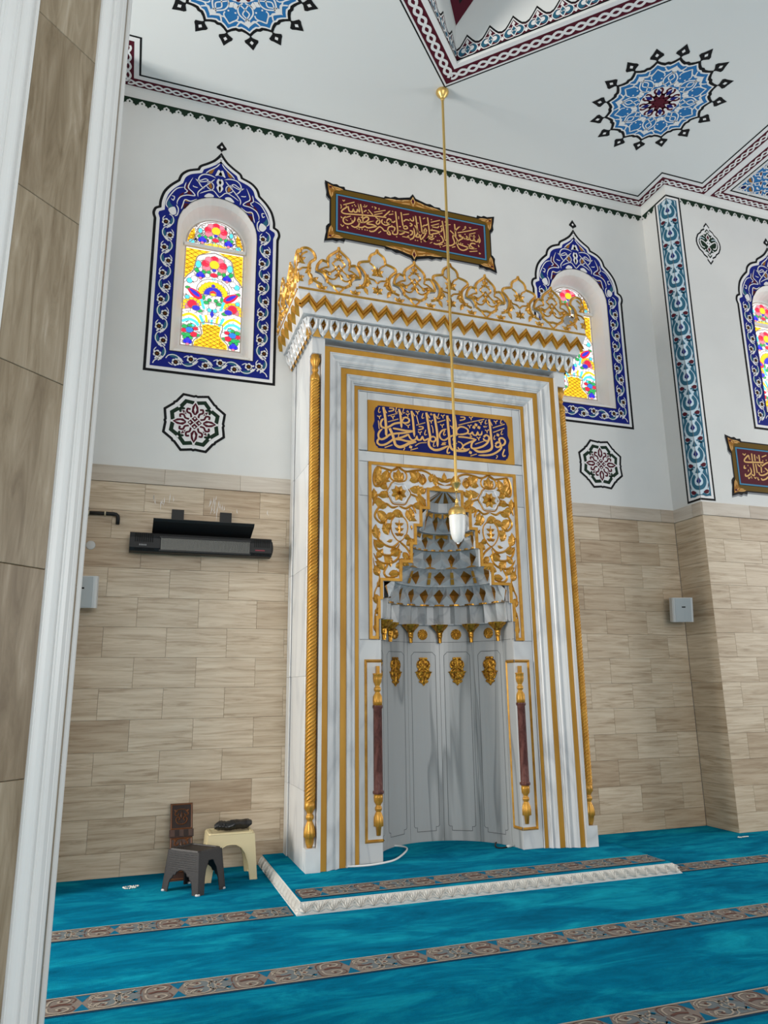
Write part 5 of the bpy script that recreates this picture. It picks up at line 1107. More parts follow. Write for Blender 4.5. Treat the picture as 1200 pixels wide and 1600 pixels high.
def small_med(cx,cz):
    a=Art(lambda u,v,h:(cx+u,-DP-.0012-h,cz+v)); 
    q=[(0,.275),(.042,.222),(.036,.195),(.085,.165),(.10,.135),(.145,.10),(.172,.04),(.178,0)]
    o=q+[(x,-z) for x,z in reversed(q[:-1])]; o=o+[(-x,z) for x,z in reversed(o[1:-1])]
    a.poly(o,PK,1); f=lambda k:[(x*k,z*k) for x,z in o]
    a.poly(f(.90),PW,2); a.poly([(x*.78,z*.70) for x,z in o],PG,3)
    for s in (1,-1):
        a.stroke([(0,s*.165),(.03,s*.125),(.075,s*.115),(.045,s*.085)],.013,PW,4,sm=3); a.stroke([(0,s*.165),(-.03,s*.125),(-.075,s*.115),(-.045,s*.085)],.013,PW,4,sm=3)
        a.stroke([(s*.04,0),(s*.09,.03),(s*.12,.015),(s*.10,-.05),(s*.06,-.06)],.013,PW,4,sm=3); a.stroke([(s*.05,.05),(s*.10,.065),(s*.115,.04)],.011,PAQ,4,sm=3)
        a.poly([(0,s*.03),(.032,s*.075),(0,s*.13),(-.032,s*.075)],PW,4); a.poly([(0,s*.045),(.019,s*.078),(0,s*.11),(-.019,s*.078)],PR,5)
    a.poly([(.05,0),(0,.045),(-.05,0),(0,-.045)],PW,5); a.circle(.016,0,.009,PG,6,6); a.circle(-.016,0,.009,PG,6,6)
    return tag(a.build('painted_medallion'),'small pointed green medallion painted high on the wall right of the blue pilaster strip','wall medallion')
small_med(4.745,6.315)
# ceiling rosettes
def rosette(cx,cy,label,ph=.07):
    a=Art(lambda u,v,h:(cx+u*math.cos(ph)-v*math.sin(ph),cy+u*math.sin(ph)+v*math.cos(ph),ZC-.0015-h))
    def scal(r,dep):
        o=[]
        for i in range(16):
            g=i*PI/8
            for t,f in ((0,1),(.18,1-dep*.62),(.36,1-dep*.95),(.5,1-dep*.8),(.64,1-dep*.95),(.82,1-dep*.62)): o.append((r*f*math.cos(g+t*PI/8),r*f*math.sin(g+t*PI/8)))
        return o
    a.poly(scal(.528,.10),PK,1); a.poly(scal(.494,.10),PW,2); a.poly(scal(.474,.10),PSB,3); a.poly(scal(.428,.11),PW,4); a.poly(scal(.413,.115),PSB,5)
    for i in range(16): g=i*PI/8; finial(a,.515*math.cos(g),.515*math.sin(g),g,.145)
    for i in range(8):
        g=i*PI/4+PI/8; P=lambda r,t:(r*math.cos(g)-t*math.sin(g),r*math.sin(g)+t*math.cos(g))
        for s in (1,-1):
            a.stroke([P(.20,s*.01),P(.235,s*.055),P(.30,s*.06),P(.355,s*.02),P(.385,-s*.012)],.013,PW,6,sm=4)
            a.stroke([P(.215,-s*.035),P(.26,s*.0),P(.30,s*.028),P(.335,s*.01),P(.375,-s*.02)],.011,PW,6,sm=3)
            a.poly([P(.19,s*.075),P(.225,s*.045),P(.26,s*.075),P(.235,s*.10)],PW,6)
            a.stroke([P(.415,s*.10),P(.38,s*.065),P(.40,s*.03),P(.425,0)],.013,PW,6,sm=3)
        a.poly([P(.36,0),P(.385,.03),P(.405,.018),P(.44,0),P(.405,-.018),P(.385,-.03)],PW,7)
        g+=PI/8
        a.circle(*P(.30,.03),.009,PW,7,6); a.circle(*P(.30,-.03),.009,PW,7,6)
        for s in (1,-1): a.stroke([P(.425,0),P(.385,s*.035),P(.35,s*.06),P(.32,s*.055)],.011,PW,6,sm=3)
    a.circle(0,0,.195,PW,7,24)
    for i in range(8):
        g=i*PI/4+PI/8; P=lambda r,t:(r*math.cos(g)-t*math.sin(g),r*math.sin(g)+t*math.cos(g))
        a.stroke([(0,0),P(.07,0),P(.11,0)],[.075,.05,.034],PR,8)
        for s in (1,-1): a.stroke([P(.09,s*.004),P(.125,s*.024),P(.15,s*.022),P(.175,s*.040),P(.168,s*.055)],.019,PR,8,sm=3)
        g+=PI/8; a.poly([P(.09,0),P(.125,.028),P(.14,.018),P(.18,0),P(.14,-.018),P(.125,-.028)],PN,8)
    a.circle(0,0,.052,PR,9,16)
    return tag(a.build('painted_rosette'),label,'ceiling rosette')
rosette(3.288,-1.462,'blue ceiling rosette with burgundy star, fully in view right of the lamp rod')
rosette(2*CX-3.26,-1.44,'blue ceiling rosette cut off by the top edge, left of the diagonal recess')
# pilaster corner strip (folds round the corner)
def corner_strip():
    mp=lambda u,v,h:(XC+u-.0012-h if u<=0 and 0 else (XC+u),-DP-.0012-h,v)
    def fold(u,v,h):
        if u>=0: return (XC-.0012-h+u+ (0.0012+h if u>0 else 0),-DP-.0012-h,v)
        return (XC-.0012-h,-DP-u-.0012-h if u>-1e-6 else -DP-u,v)
    a=Art(fold); z0,z1=3.213,ZG-.004; w=.192
    def Rr(x0,x1,za,zb,m,L):
        for s in (1,-1): a.poly([(s*max(x0,1e-5),za),(s*x1,za),(s*x1,zb),(s*max(x0,1e-5),zb)],m,L)
    Rr(0,w,z0,z1,PK,1); Rr(0,w-.022,z0+.022,z1-.022,PW,2); Rr(0,w-.052,z0+.05,z1-.05,PT,3); Rr(0,w-.072,z0+.06,z1-.06,PAQ,4)
    n=12; p=(z1-z0-.12)/n; e=w-.072
    for k in range(n):
        c=z0+.058+(k+.5)*p
        for s in (1,-1):
            X=lambda pts:[(s*max(x,1e-5),c+zz) for x,zz in pts]
            St=lambda pts,wd,m,L,sm=4: a.stroke(X(cat(pts,sm)),wd,m,L)
            a.poly(X([(0,-.034),(.028,.0),(.02,.012),(0,.040)]),PN,6)
            a.poly(X(cat([(0,-.100),(.055,-.078),(.092,-.025),(.094,.035),(.058,.082),(.03,.05),(.050,.02),(.05,-.02),(.025,-.045),(0,-.052)],3)),PT,5)
            a.poly(X([(0,.078),(.032,.095),(.016,.118),(0,.146)]),PT,5)
            St([(0,-.105),(.06,-.085),(.105,-.03),(.105,.03),(.06,.085),(.035,.125),(.05,.15)],.008,PAQ,6)
            a.poly(X(cat([(.04,-.118),(.08,-.088),(.116,-.092),(.105,-.125),(.07,-.134)],3)),PR,6); a.poly(X(cat([(.10,-.08),(.118,-.05),(.118,-.01),(.11,-.045)],3)),PR,6)
            a.poly(X(cat([(.02,-.138),(.06,-.162),(.12,-.15),(.122,-.118),(.09,-.138),(.05,-.122)],3)),PT,5)
            a.poly(X(cat([(.058,.095),(.075,.13),(.06,.145),(.105,.142),(.108,.105),(.121,.06),(.121,.0)],3)),PT,5)
    return tag(a.build('painted_corner_strip'),'tall teal and white arabesque strip painted down the pilaster corner','wall painting')
corner_strip()
# inscription panels painted on the wall, with their painted gilt frames
def wall_panel(cx,cz,y,hw,hh,letters,org,label,mids=True,sgn=1):
    t=thing('inscription_board',label,'inscription',(cx,y,cz)); 
    Mp=lambda u,v,h:(u,-.0012-h,v)
    a=Art(Mp)
    def outline(e):
        q=[(0,hh+.045+.05*mids+e)]
        if mids: q=[(0,hh+.118+e),(.035,hh+.07+e),(.10,hh+.052+e),(.16,hh+.035+e),(.20,hh+.042+e),(.25,hh+.018+e),(.31,hh+.022+e),(.325,hh+e)]
        else: q=[(0,hh+e)]
        q+=[(hw-.15,hh+e),(hw-.14,hh+.028+e),(hw-.09,hh+.022+e),(hw-.06,hh+.040+e),(hw-.02,hh+.032+e),(hw+.055+e,hh+.058+e),(hw+.045+e,hh-.0),(hw+.034+e,hh-.05),(hw+.038+e,hh-.10),(hw+.016+e,hh-.13),(hw+e,hh-.14)]
        r=q+[(x,-z) for x,z in reversed(q)]
        return r+[(-x,z) for x,z in reversed(r)]
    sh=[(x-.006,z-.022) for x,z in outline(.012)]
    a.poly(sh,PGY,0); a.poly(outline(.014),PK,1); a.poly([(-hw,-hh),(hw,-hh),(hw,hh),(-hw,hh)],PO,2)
    i1,i2=hw-.052,hh-.062; k1,k2=i1-.018,i2-.016
    a.poly([(-i1-.006,-i2-.006),(i1+.006,-i2-.006),(i1+.006,i2+.006),(-i1-.006,i2+.006)],PK,3); a.poly([(-i1,-i2),(i1,-i2),(i1,i2),(-i1,i2)],PBD,4); a.poly([(-k1,-k2),(k1,-k2),(k1,k2),(-k1,k2)],PR,5)
    fr=a.build('painted_frame',t); a=Art(Mp)
    for sx in (1,-1):
        for sz in (1,-1):
            a=Art(Mp); C=lambda u,v:(sx*(hw+u),sz*(hh+v))
            a.poly([C(.038,.04),C(-.02,.02),C(-.10,.014),C(-.13,-.004),C(-.08,-.02),C(-.035,-.03),C(-.022,-.08),C(-.004,-.12),C(.02,-.09),C(.03,-.04)],PD,6)
            for pts in ([(.03,.03),(-.01,.0),(-.03,-.02)],[(-.02,.012),(-.07,.01),(-.125,.0)],[(.018,-.03),(.012,-.07),(-.002,-.115)],[(-.04,-.005),(-.07,-.012),(-.10,-.01)],[(-.01,-.05),(-.012,-.08),(-.008,-.10)]): a.stroke([C(*p) for p in pts],.010,PC,7,.3,.4,sm=3)
            a.circle(*C(.008,.004),.016,PR,8,8,.012); a.build('gilt_scrollwork',t)
    if mids:
        for sz in (1,-1):
            a=Art(Mp)
            for sx in (1,-1):
                Q=lambda u,v:(sx*u,sz*(hh+v))
                a.poly([Q(0,.06),Q(.04,.05),(Q(.12,.03)),Q(.20,.012),Q(.30,.0),Q(.24,-.018),Q(.12,-.022),Q(.03,-.02),Q(0,-.03)],PD,6)
                for pts in ([(.04,.04),(.10,.028),(.15,.008)],[(.10,.015),(.17,.012),(.23,-.008)],[(.18,.012),(.24,.008),(.315,-.002)],[(.03,.0),(.08,-.006),(.13,-.014)]): a.stroke([Q(*p) for p in pts],.011,PC,7,.3,.5,sm=3)
            a.stroke([(0,sz*(hh+.085)),(.022,sz*(hh+.04)),(0,sz*(hh-.015)),(-.022,sz*(hh+.04))],.010,PC,8,closed=True); a.poly([(0,sz*(hh+.072)),(.016,sz*(hh+.04)),(0,sz*hh),(-.016,sz*(hh+.04))],PR,7); a.build('gilt_scrollwork',t)
    a=Art(Mp)
    for st in letters:
        pts=[(p[0]/1000+org[0]-cx,p[1]/1000+org[1]-cz) for p in st[1:]]
        a.stroke(pts,st[0]/1000*.92,PC,6,0,.15 if len(pts)>2 else 0,sm=3 if len(pts)>2 else 0)
    a.build('lettering',t); return t
wall_panel(1.2415,6.045,0,.893,.278,UC,(1.24,6.045),'maroon inscription board in a painted gilt frame, above the niche cresting')
wall_panel(5.64,3.630,-DP,.945,.272,RC,(4.638,3.63),'maroon inscription board cut by the right edge, below the far right window')
# ------------------------------------------------------------------ OBJECTS
# raised step in front of the niche
st=thing('carpeted_step','low teal carpeted step with carved white stone edging, under the prayer niche','step',(0,0,0))
b=MB().use(CP)
pts=[(-.178,0),(-.178,-1.398),(2.628,-1.398),(2.628,0)]
b.prism([pts],lambda u,v:(u,v,PL),lambda u,v:(u,v,.001)); fixn(b.build('carpet_top',st))
carpet_band(-.155,2.615,-1.345,-1.135,PL,st)
SE=mat('edging_stone',(.66,.645,.61,1),.6)
def edging(p0,p1,q0,q1,n):   # bottom p0->p1 (z=0), top q0->q1 (z=PL)
    p0,p1,q0,q1=[Vector(x) for x in (p0,p1,q0,q1)]
    nn=((p1-p0).cross(q0-p0)).normalized(); Lb=(p1-p0)
    def mp(u,v,h): a_=p0.lerp(p1,u); b_=q0.lerp(q1,u); return tuple(a_.lerp(b_,v)+nn*h)
    b=MB().use(SE); dn=-nn*.02
    v=[p0,p1,q1,q0]; b.add([tuple(x) for x in v]+[tuple(x+Vector((-nn.x*.03,-nn.y*.03,-.001 if i>1 else 0))) for i,x in enumerate(v)],[(0,1,2,3),(3,2,6,7),(0,3,7,4),(1,5,6,2),(4,7,6,5),(0,4,5,1)]); e=fixn(b.build('stone_edging',st))
    ln=Lb.length; hgt=(q0-p0).length
    a=Art(lambda u,v,h:mp(u/ln,v/hgt,h))
    a.rib([(0,hgt*.08),(ln,hgt*.08)],.008,.003,SE); a.rib([(0,hgt*.95),(ln,hgt*.95)],.008,.003,SE)
    pw=ln/n
    for k in range(n):
        c=(k+.5)*pw
        for j in range(-3,4):
            g=PI/2+j*.40; l=(hgt*.80)/max(.55,math.sin(g)) if abs(j)<3 else pw*.52
            a.leaf(c,hgt*.12,g,min(l,hgt*.92),.013,.015,SE)
        for g in (-.9,-PI/2,-PI+.9): a.leaf(c+pw/2,hgt*.92,g,hgt*.5,.012,.012,SE)
    a.build('carved_relief',e)
edging((-.210,-1.432,0),(2.69,-1.432,0),(-.178,-1.400,PL-.005),(2.63,-1.400,PL-.005),32)
edging((-.210,-.004,0),(-.210,-1.432,0),(-.178,-.004,PL-.005),(-.178,-1.400,PL-.005),16)
edging((2.69,-1.432,0),(2.69,-.004,0),(2.63,-1.400,PL-.005),(2.63,-.004,PL-.005),16)
# pendant lamp
lx,ly=1.2066,-.9097
lamp=thing('pendant_lamp','long brass rod pendant lamp with frosted glass globe hanging before the niche','lamp',(lx,ly,ZC))
z=lambda v:v-ZC
b=MB().use(BR); b.lathe([(0,z(6.929)),(.060,z(6.929)),(.062,z(6.915)),(.052,z(6.89)),(.030,z(6.865)),(.018,z(6.85)),(.020,z(6.84)),(.013,z(6.825)),(0,z(6.825))],seg=24); b.build('ceiling_rose',lamp)
b=MB().use(BR); b.lathe([(0,z(6.83)),(.0125,z(6.83)),(.0125,z(3.01)),(0,z(3.01))],seg=12); b.build('rod',lamp)
b=MB().use(BR); b.lathe([(.012,z(3.02)),(.040,z(3.018)),(.043,z(3.008)),(.036,z(3.0)),(.024,z(2.975)),(.013,z(2.955)),(.014,z(2.945)),(.008,z(2.938)),(0,z(2.938))],seg=24); b.build('canopy',lamp)
b=MB().use(BR); zz=2.938
while zz>2.885:
    b.tube([(.004*math.cos(t),.0*1,z(zz)-.005+.006*math.sin(t)) for t in [2*PI*i/8 for i in range(9)]],.0012,5); zz-=.0095
b.build('chain',lamp)
b=MB().use(BR); b.lathe([(0,z(2.888)),(.006,z(2.885)),(.010,z(2.875)),(.007,z(2.865)),(.015,z(2.862)),(.012,z(2.845)),(.016,z(2.83)),(.022,z(2.818)),(.022,z(2.81)),(.04,z(2.806)),(.058,z(2.795)),(.066,z(2.782)),(.070,z(2.776)),(.072,z(2.772)),(.072,z(2.738)),(.069,z(2.736)),(.0,z(2.74))],seg=28)
for k in range(3):
    g=k*2*PI/3+.1; b.lathe([(0,-.006),(.006,-.003),(.006,.003),(0,.006)],(.077*math.cos(g),.077*math.sin(g),z(2.734)),8)
b.build('gallery',lamp)
FG=mat('frosted_glass',(.80,.80,.78,1),.35,spec=.5); FG.node_tree.nodes['Principled BSDF'].inputs['Subsurface Weight'].default_value=.25; FG.node_tree.nodes['Principled BSDF'].inputs['Subsurface Radius'].default_value=(.03,.03,.03)
b=MB().use(FG); b.lathe([(.066,z(2.737)),(.068,z(2.72)),(.0675,z(2.68)),(.064,z(2.63)),(.058,z(2.58)),(.046,z(2.54)),(.030,z(2.517)),(.016,z(2.508)),(.011,z(2.505)),(.010,z(2.497)),(.0,z(2.494))],seg=28); b.build('glass_globe',lamp)
# infrared heater
HB=mat('heater_black',(.008,.009,.010,1),.5,spec=.35); HD=mat('heater_slot',(.003,.003,.003,1),.9); HG=mat('heater_reflector',(.17,.175,.16,1),.4,.5)
ht=thing('wall_heater','long black infrared wall heater with a visor, on the stone left of the niche','heater',(-.77,-.02,2.53))
x0,x1=-.575,.575; hz=.082
b=MB().use(HB)
prof=[(-.03,.075),(-.10,.082),(-.135,.070),(-.145,.03),(-.145,-.05),(-.130,-.078),(-.05,-.082),(-.03,-.07)]
v=[(x,y,zq_) for x in (x0,x0+.004) for y,zq_ in prof]; 
n=len(prof); xs=[x0,x1]; b.add([(x,y,q) for x in xs for y,q in prof],[(i,(i+1)%n,(i+1)%n+n,i+n) for i in range(n)]+[tuple(range(n)),tuple(range(2*n-1,n-1,-1))]); fixn(b.build('housing',ht))
b=MB().use(HB); b.lathe([(0,.0),(.066,.0),(.060,.012),(.03,.02),(0,.022)],seg=20); o=b.build('end_cap',ht); o.location=(x1-.002,-.086,0); o.rotation_euler=(0,PI/2,0)
b=MB().use(HG); b.box(-.335,.385,-.1465,-.14,-.062,.035); b.build('reflector',ht)
b=MB().use(HB)
for k in range(73): x=-.335+.01*k; b.box(x,x+.0045,-.152,-.1465,-.066,.045)
b.box(-.345,.395,-.153,-.146,-.074,-.062); b.box(-.345,.395,-.153,-.146,.035,.050); b.build('guard_grille',ht)['kind']='stuff'
b=MB().use(HD)
for k in range(9): x=x0+.04+.0165*k; b.box(x,x+.009,-.1462,-.14,-.005,.066)
b.build('vent_slots',ht)['kind']='stuff'; b=MB().use(HD)
for k in range(9): x=.425+.0155*k; b.box(x,x+.008,-.1462,-.14,-.005,.066)
b.build('vent_slots',ht)['kind']='stuff'; b=MB().use(HD)
for k in range(14): x=x0+.04+.0112*k; b.box(x,x+.005,-.1462,-.135,-.072,-.055)
b.build('vent_slots',ht)['kind']='stuff'; b=MB().use(HD)
for k in range(12): x=.415+.0125*k; b.box(x,x+.005,-.1462,-.135,-.072,-.055)
b.build('vent_slots',ht)['kind']='stuff'
b=MB().use(mat('heater_red_mark',srgb(120,16,40),.5)); b.box(.435,.515,-.1466,-.145,-.035,-.025); b.build('red_mark',ht)
b=MB().use(pl('heater_grey_mark',(120,122,124))); 
for k in range(5): b.box(x0+.075+k*.012,x0+.083+k*.012,-.1466,-.145,-.035,-.022)
b.build('grey_mark',ht)
b=MB().use(HB); q=[(-.05,.082),(-.245,.150),(-.262,.168),(-.262,.172),(-.243,.156),(-.05,.088)]; v=[(x,y,k) for x in (-.405,.405) for y,k in q]; m=len(q)
b.add(v,[(i,(i+1)%m,(i+1)%m+m,i+m) for i in range(m)]+[tuple(range(m)),tuple(range(2*m-1,m-1,-1))]); fixn(b.build('visor',ht))
for bx_ in (-.205,.195):
    b=MB().use(HB); b.box(bx_-.05,bx_+.05,.0,.008,-.02,.315); b.box(bx_-.05,bx_+.05,-.06,.0,-.02,.06); b.build('mounting_bracket',ht)
# loudspeakers
SPW=pl('speaker_white',(198,200,200),.5); SPG=pl('speaker_grille',(168,174,176),.6)
def speaker(loc,rz,tilt,label):
    t=thing('wall_speaker',label,'speaker',loc,'white wall speakers'); t.rotation_euler=(0,0,rz)
    w,h,d=.215,.245,.15; R=Matrix.Rotation(tilt,4,'X')
    def bld(b,n):
        b.v=[tuple(R@Vector(q)) for q in b.v]; return fixn(b.build(n,t))
    b=MB().use(SPW); sec=[(-w/2+.03,d/2),(w/2-.03,d/2),(w/2,.0),(w/2,-d/2+.015),(w/2-.012,-d/2),(-w/2+.012,-d/2),(-w/2,-d/2+.015),(-w/2,0)]
    b.prism([sec],lambda u,v:(u,v,h/2),lambda u,v:(u,v,-h/2)); bld(b,'cabinet')
    b=MB().use(SPG); b.prism([[(-w/2+.024,-d/2-.0005),(w/2-.03,-d/2-.0005),(w/2-.03,-d/2-.006),(0,-d/2-.010),(-w/2+.024,-d/2-.006)]],lambda u,v:(u,v,h/2-.006),lambda u,v:(u,v,-h/2+.006)); bld(b,'grille')
    b=MB().use(PK); b.box(-.018,.018,-d/2-.012,-d/2-.008,.022,.034); bld(b,'badge')
    b=MB().use(SPW); b.box(-.02,.02,d/2-.01,d/2+.07,-.03,.03); b.build('wall_bracket',t)
    return t
speaker((-1.655,-.17,2.105),-.12,.10,'white wall speaker on the stone below the heater, half hidden by the pillar')
speaker((4.02,-.165,2.10),-.30,.12,'white wall speaker in the stone corner right of the niche')
# pipe and cover
pp=thing('drain_pipe','short black elbow pipe on the stone wall beside the pillar','pipe',(-1.55,-.035,2.77))
b=MB().use(HB); b.tube([(-.2,0,-.005),(0,0,0),(.065,0,.0),(.085,0,-.004),(.098,0,-.016),(.102,0,-.035),(.102,0,-.085)],.0155,12); b.build('pipe_run',pp)
for x in (-.125,.0): b=MB().use(pl('pipe_clip',(188,178,150))); b.lathe([(.0165,-.005),(.020,-.005),(.020,.005),(.0165,.005)],seg=14); o=b.build('clip',pp); o.rotation_euler=(0,PI/2,0); o.location=(x,0,0); o.scale=(1,1,1)
b=MB().use(HB); b.tube([(-.145,0,-.002),(-.145,.0,.045)],.02,10); b.build('valve',pp)
b=MB().use(SPW); b.lathe([(0,-.012),(.020,-.011),(.034,-.006),(.037,0.001),(0,.001)],seg=24); o=b.build('wall_cover'); o.location=(-1.642,-.0005,2.507); o.rotation_euler=(-PI/2,0,0); o.rotation_euler=(PI/2,0,0); o.scale=(1,1,-1)
tag(o,'small round white cover plate on the stone wall under the black pipe','cover')
# stools
def stool(name,label,F,h,inset_,m,lace,top_m=None,arch_side=True):
    """F: four foot corners (front-left, front-right, back-right, back-left) at z=0"""
    F=[Vector((x,y,0)) for x,y in F]; c=sum(F,Vector())/4
    t=thing(name,label,'stool',tuple(c)); F=[f-c for f in F]
    T=[f*(1-inset_/f.length)+Vector((0,0,h)) for f in F]
    b=MB().use(m); r=.014
    def rnd(P,z,k=4):
        out=[]
        for i in range(4):
            p,a_,d=P[i],(P[i-1]-P[i]).normalized(),(P[(i+1)%4]-P[i]).normalized()
            for j in range(k+1):
                q=j/k; out.append(p+a_*r*(1-q)**2*1.6+d*r*q**2*1.6+Vector((0,0,z)))
        return out
    A=rnd([x*1.0 for x in T],-.010); B2=rnd([Vector((x.x*.965,x.y*.965,x.z)) for x in T],0); C3=rnd([Vector((x.x*.86,x.y*.86,x.z)) for x in T],.0); D4=rnd([Vector((x.x*.84,x.y*.84,x.z)) for x in T],-.006)
    n=len(A); allv=[tuple(x) for L in (A,B2,C3,D4) for x in L]
    f=[(k*n+i,k*n+(i+1)%n,(k+1)*n+(i+1)%n,(k+1)*n+i) for k in range(3) for i in range(n)]+[tuple(range(3*n,4*n))]
    b.add(allv,f); fixn(b.build('seat',t))
    for i in range(4):          # side panels with an arched cut, the legs are their outer ends
        p0,p1,t0,t1=F[i],F[(i+1)%4],T[i],T[(i+1)%4]; nn=((p1-p0).cross(t0-p0)).normalized()
        def mp(u,v,d,p0=p0,p1=p1,t0=t0,t1=t1,nn=nn): return tuple(p0.lerp(p1,u).lerp(t0.lerp(t1,u),v)-nn*d)
        L=(p1-p0).length; lw=.052/L
        if lace and i in (0,2): up=[(lw,0),(lw+.02,.22),(lw+.045,.30),(lw+.09,.33),(lw+.115,.40),(lw+.17,.40),(lw+.20,.47),(.45,.52),(.5,.53),(.55,.52)]+[(1-lw-.20,.47),(1-lw-.17,.40),(1-lw-.115,.40),(1-lw-.09,.33),(1-lw-.045,.30),(1-lw-.02,.22),(1-lw,0)]
        else: up=[(lw,0),(lw+.03,.35),(lw+.08,.56),(lw+.16,.68),(.40,.745),(.5,.755),(.60,.745),(1-lw-.16,.68),(1-lw-.08,.56),(1-lw-.03,.35),(1-lw,0)]
        o=[(0,0),(0,.965),(1,.965),(1,0)]+list(reversed(up))
        b=MB().use(m); b.prism([o],lambda u,v:mp(u,v,0),lambda u,v:mp(u,v,.006)); fixn(b.build('side_panel',t))
        a=Art(lambda u,v,h: mp(u/L,v/h_,-h)); h_=(t0-p0).length
        a.rib([(u*L,v*h_) for u,v in up],.006,.003,m)
        if lace and i in (0,2):
            for q in range(1,9): a.rib([(L*.10,h_*(.50+.05*q)),(L*.90,h_*(.50+.05*q))],.004,.0009,m)
        a.build('edge_bead',t)
        b=MB().use(mat('stool_foot',(.55,.55,.55,1),.5) if lace else m); x,y=F[i].x*.93,F[i].y*.93; b.lathe([(0,0),(.016,0),(.017,.006),(.012,.012),(0,.012)],(x,y,.0),12); b.build('foot',t)
    return t
BP=pl('brown_plastic',(25,20,21),.48); t=NT(BP); t.bump(t.noise(t.coord((60,60,60)),3,2),.5,.003)
CPL=pl('cream_plastic',(206,192,152),.4)
fl=[(-.968,-.510),(-.742,-.761),(-.541,-.615),(-.767,-.364)]
stool('brown_stool','low dark brown plastic stool with scalloped skirt, standing nearest on the carpet',fl,.275,.035,BP,True)
fl2=[(-.675,-.425),(-.290,-.440),(-.290,-.165),(-.675,-.150)]
stool('cream_stool','cream plastic stool against the stone wall with a black bundle on it','x',0,0,0,0) if 0 else stool('cream_stool','cream plastic stool against the stone wall with a black bundle on it',fl2,.325,.03,CPL,False)
# crumpled black bundle
random.seed(11); b=MB().use(pl('black_plastic_bag',(24,24,26),.28)); N=44; sg=18; v=[];f=[]
P0,P1=Vector((-.60,-.33,.360)),Vector((-.315,-.275,.362))
for i in range(N+1):
    q=i/N; c=P0.lerp(P1,q)+Vector((0,.008*math.sin(q*9),.004*math.sin(q*14))); r=.040*min(1,.5+4*min(q,1-q))*(.97+.04*math.sin(q*17)); 
    for k in range(sg):
        g=2*PI*k/sg; rr=r*(1+.07*math.sin(4*g+q*5)+.06*math.sin(7*g-q*9)+random.uniform(-.07,.07)); v.append((c.x,c.y+rr*math.cos(g)*1.15,max(.3275,c.z+rr*math.sin(g)*.85)))
for i in range(N):
    for k in range(sg): a_=i*sg+k; c=i*sg+(k+1)%sg; f.append((a_,c,c+sg,a_+sg))
f+= [tuple(range(sg)),tuple(range(N*sg,(N+1)*sg))]
b.add(v,f,True); tag(fixn(b.build('black_bundle')),'crumpled black plastic bundle lying across the cream stool','bundle')
# carved book stand leaning on the wall
WD=pl('dark_walnut',(58,32,20),.45); t=NT(WD); n=t.noise(t.coord((6,6,1)),5,5); t.link(t.ramp(n,[(.3,srgb(40,20,12)),(.7,srgb(76,44,26))]),t.b.inputs['Base Color']); WD2=pl('walnut_carving',(112,70,42),.4); WDD=pl('walnut_recess',(34,17,11),.7)
bs=thing('book_stand','folded carved dark wooden book stand leaning on the stone wall behind the brown stool','book stand',(-.823,-.285,0))
th=math.atan2(.20,.505); bs.rotation_euler=(-th,0,.02)
w2,H=.083,.545
b=MB().use(WD); b.box(-w2,w2,0,.016,.0,.335); b.build('lower_panel',bs)
b=MB().use(WD); b.box(-w2,w2,0,.016,.338,H); b.build('upper_panel',bs)
b=MB().use(WD); b.box(-w2-.006,w2+.006,-.012,.0,.30,.352); 
b.build('hinge_block',bs)
for k in range(5):
    b=MB().use(WDD if k%2 else WD); x=-w2+.0332*k; b.box(x+.001,x+.032,-.016,-.012,.303,.349); b.build('hinge_knuckle',bs)
a=Art(lambda u,v,h:(u,-h,v))
a.rib([(-w2+.008,.36),(w2-.008,.36),(w2-.008,H-.008),(-w2+.008,H-.008)],.010,.005,WD2,closed=True); a.rib([(-w2+.008,.012),(w2-.008,.012),(w2-.008,.292),(-w2+.008,.292)],.010,.005,WD2,closed=True)
a.poly([(-w2+.014,.366),(w2-.014,.366),(w2-.014,H-.014),(-w2+.014,H-.014)],WDD,1)
for s in (1,-1):
    for z0_,k in ((.45,1),(.24,1),(.12,1)):
        a.rib([(0,z0_-.06),(s*.03,z0_-.05),(s*.042,z0_-.02),(s*.022,z0_-.005),(s*.014,z0_-.022),(s*.026,z0_-.03)],.009,.007,WD2,sm=3)
        a.rib([(0,z0_+.05),(s*.03,z0_+.045),(s*.05,z0_+.015),(s*.03,z0_+.005),(s*.02,z0_+.02)],.009,.007,WD2,sm=3); a.leaf(s*.03,z0_+.03,.6 if s>0 else PI-.6,.035,.016,.007,WD2); a.leaf(0,z0_-.02,PI/2,.06,.02,.008,WD2)
a.build('carving',bs)
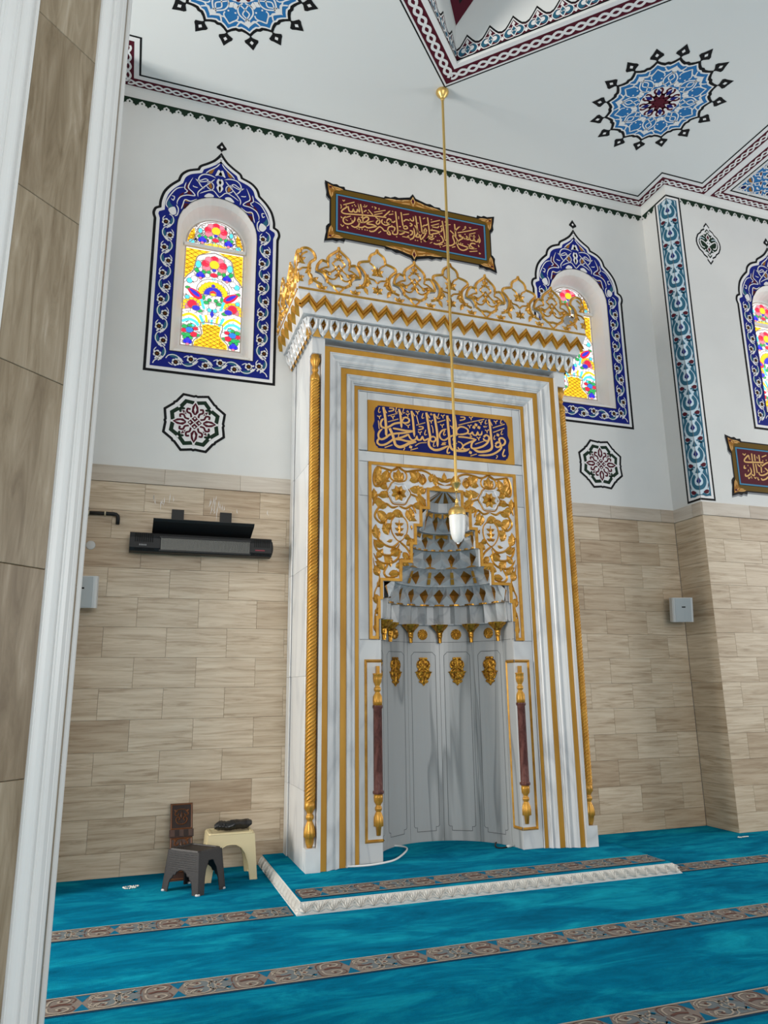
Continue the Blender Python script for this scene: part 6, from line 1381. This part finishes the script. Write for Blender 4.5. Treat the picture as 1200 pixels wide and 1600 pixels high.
# small things on the carpet
BR_=.0052
def beads(name,label,pts,r,m,cat_='prayer beads'):
    b=MB().use(m)
    for p in pts: b.lathe([(0,-r),(r*.7,-r*.7),(r,0),(r*.7,r*.7),(0,r)],p,8)
    return tag(b.build(name),label,cat_)
BW=pl('white_beads',(226,224,216),.4); random.seed(4); P=[]
for i in range(34):
    g=i/34*2*PI; lob=1 if i<22 else .55; P.append((-1.175+.052*lob*math.cos(g*1.25)+.012*math.sin(3*g),-.365+.034*lob*math.sin(g*1.25)+.012*math.cos(2*g),.007))
beads('prayer_beads','coiled white prayer beads lying on the carpet left of the brown stool',P,.0052,BW)
P=[(4.045+.012*math.cos(i*1.3)+.0035*i*(i>9),-.590+.012*math.sin(i*1.3)*(i<10)+.002*math.sin(i),.007) for i in range(28)]
beads('prayer_beads','short string of white prayer beads on the carpet by the right pilaster foot',P,.0052,BW)
def cable(name,label,pts,r,m,z_):
    P=cat(pts,6); b=MB().use(m); b.tube([(x,y,z_+r) for x,y in P],r,8); return b
b=cable('','',[(.30,-.655),(.39,-.68),(.516,-.685),(.66,-.64),(.75,-.575),(.859,-.433),(.945,-.29),(.962,-.2),(.93,-.135),(.878,-.112),(.82,-.13)],.0075,pl('white_cable',(232,232,230),.4),PL); 
tag(b.build('white_cable'),'white power cable curling over the carpet at the foot of the left pier','cable')
pc=thing('black_cable','short black cable with a plug on the carpet at the right of the niche','cable',(1.70,-.43,PL))
b=cable('','',[(.135,.10),(.10,.15),(.04,.12),(-.02,.02),(-.045,-.05),(-.02,-.085),(.04,-.075)],.006,HB,0); b.build('cord',pc)
b=MB().use(pl('plug_white',(214,214,210),.4)); b.tube([(.035,-.077,.012),(.055,-.073,.012),(.085,-.066,.012)],[.009,.012,.010],10); b.build('plug',pc)
b=MB().use(HB); b.tube([(.13,.095,.008),(.15,.135,.03),(.155,.15,.05)],[.008,.010,.007],8); b.build('plug_end',pc)

# old paint drips on the stone under the ledge
a=Art(lambda u,v,h:(u,-.0008-h,v)); random.seed(8)
for x,z,n in ((-1.16,2.90,3),(-1.10,2.93,3),(-1.02,2.92,2),(-.72,2.90,3),(-.66,2.95,4),(-.62,2.90,4),(-.50,2.86,2),(-.20,2.83,1),(-.68,2.87,3)):
    for i in range(n):
        x1=x+random.uniform(-.03,.03); z1=z+random.uniform(-.04,.04); a.stroke([(x1,z1+.03),(x1+random.uniform(-.006,.006),z1),(x1+random.uniform(-.01,.01),z1-random.uniform(.01,.06))],.0055,PW,1,.3,.4)
a.build('paint_drips',wall_back)['kind']='stuff'
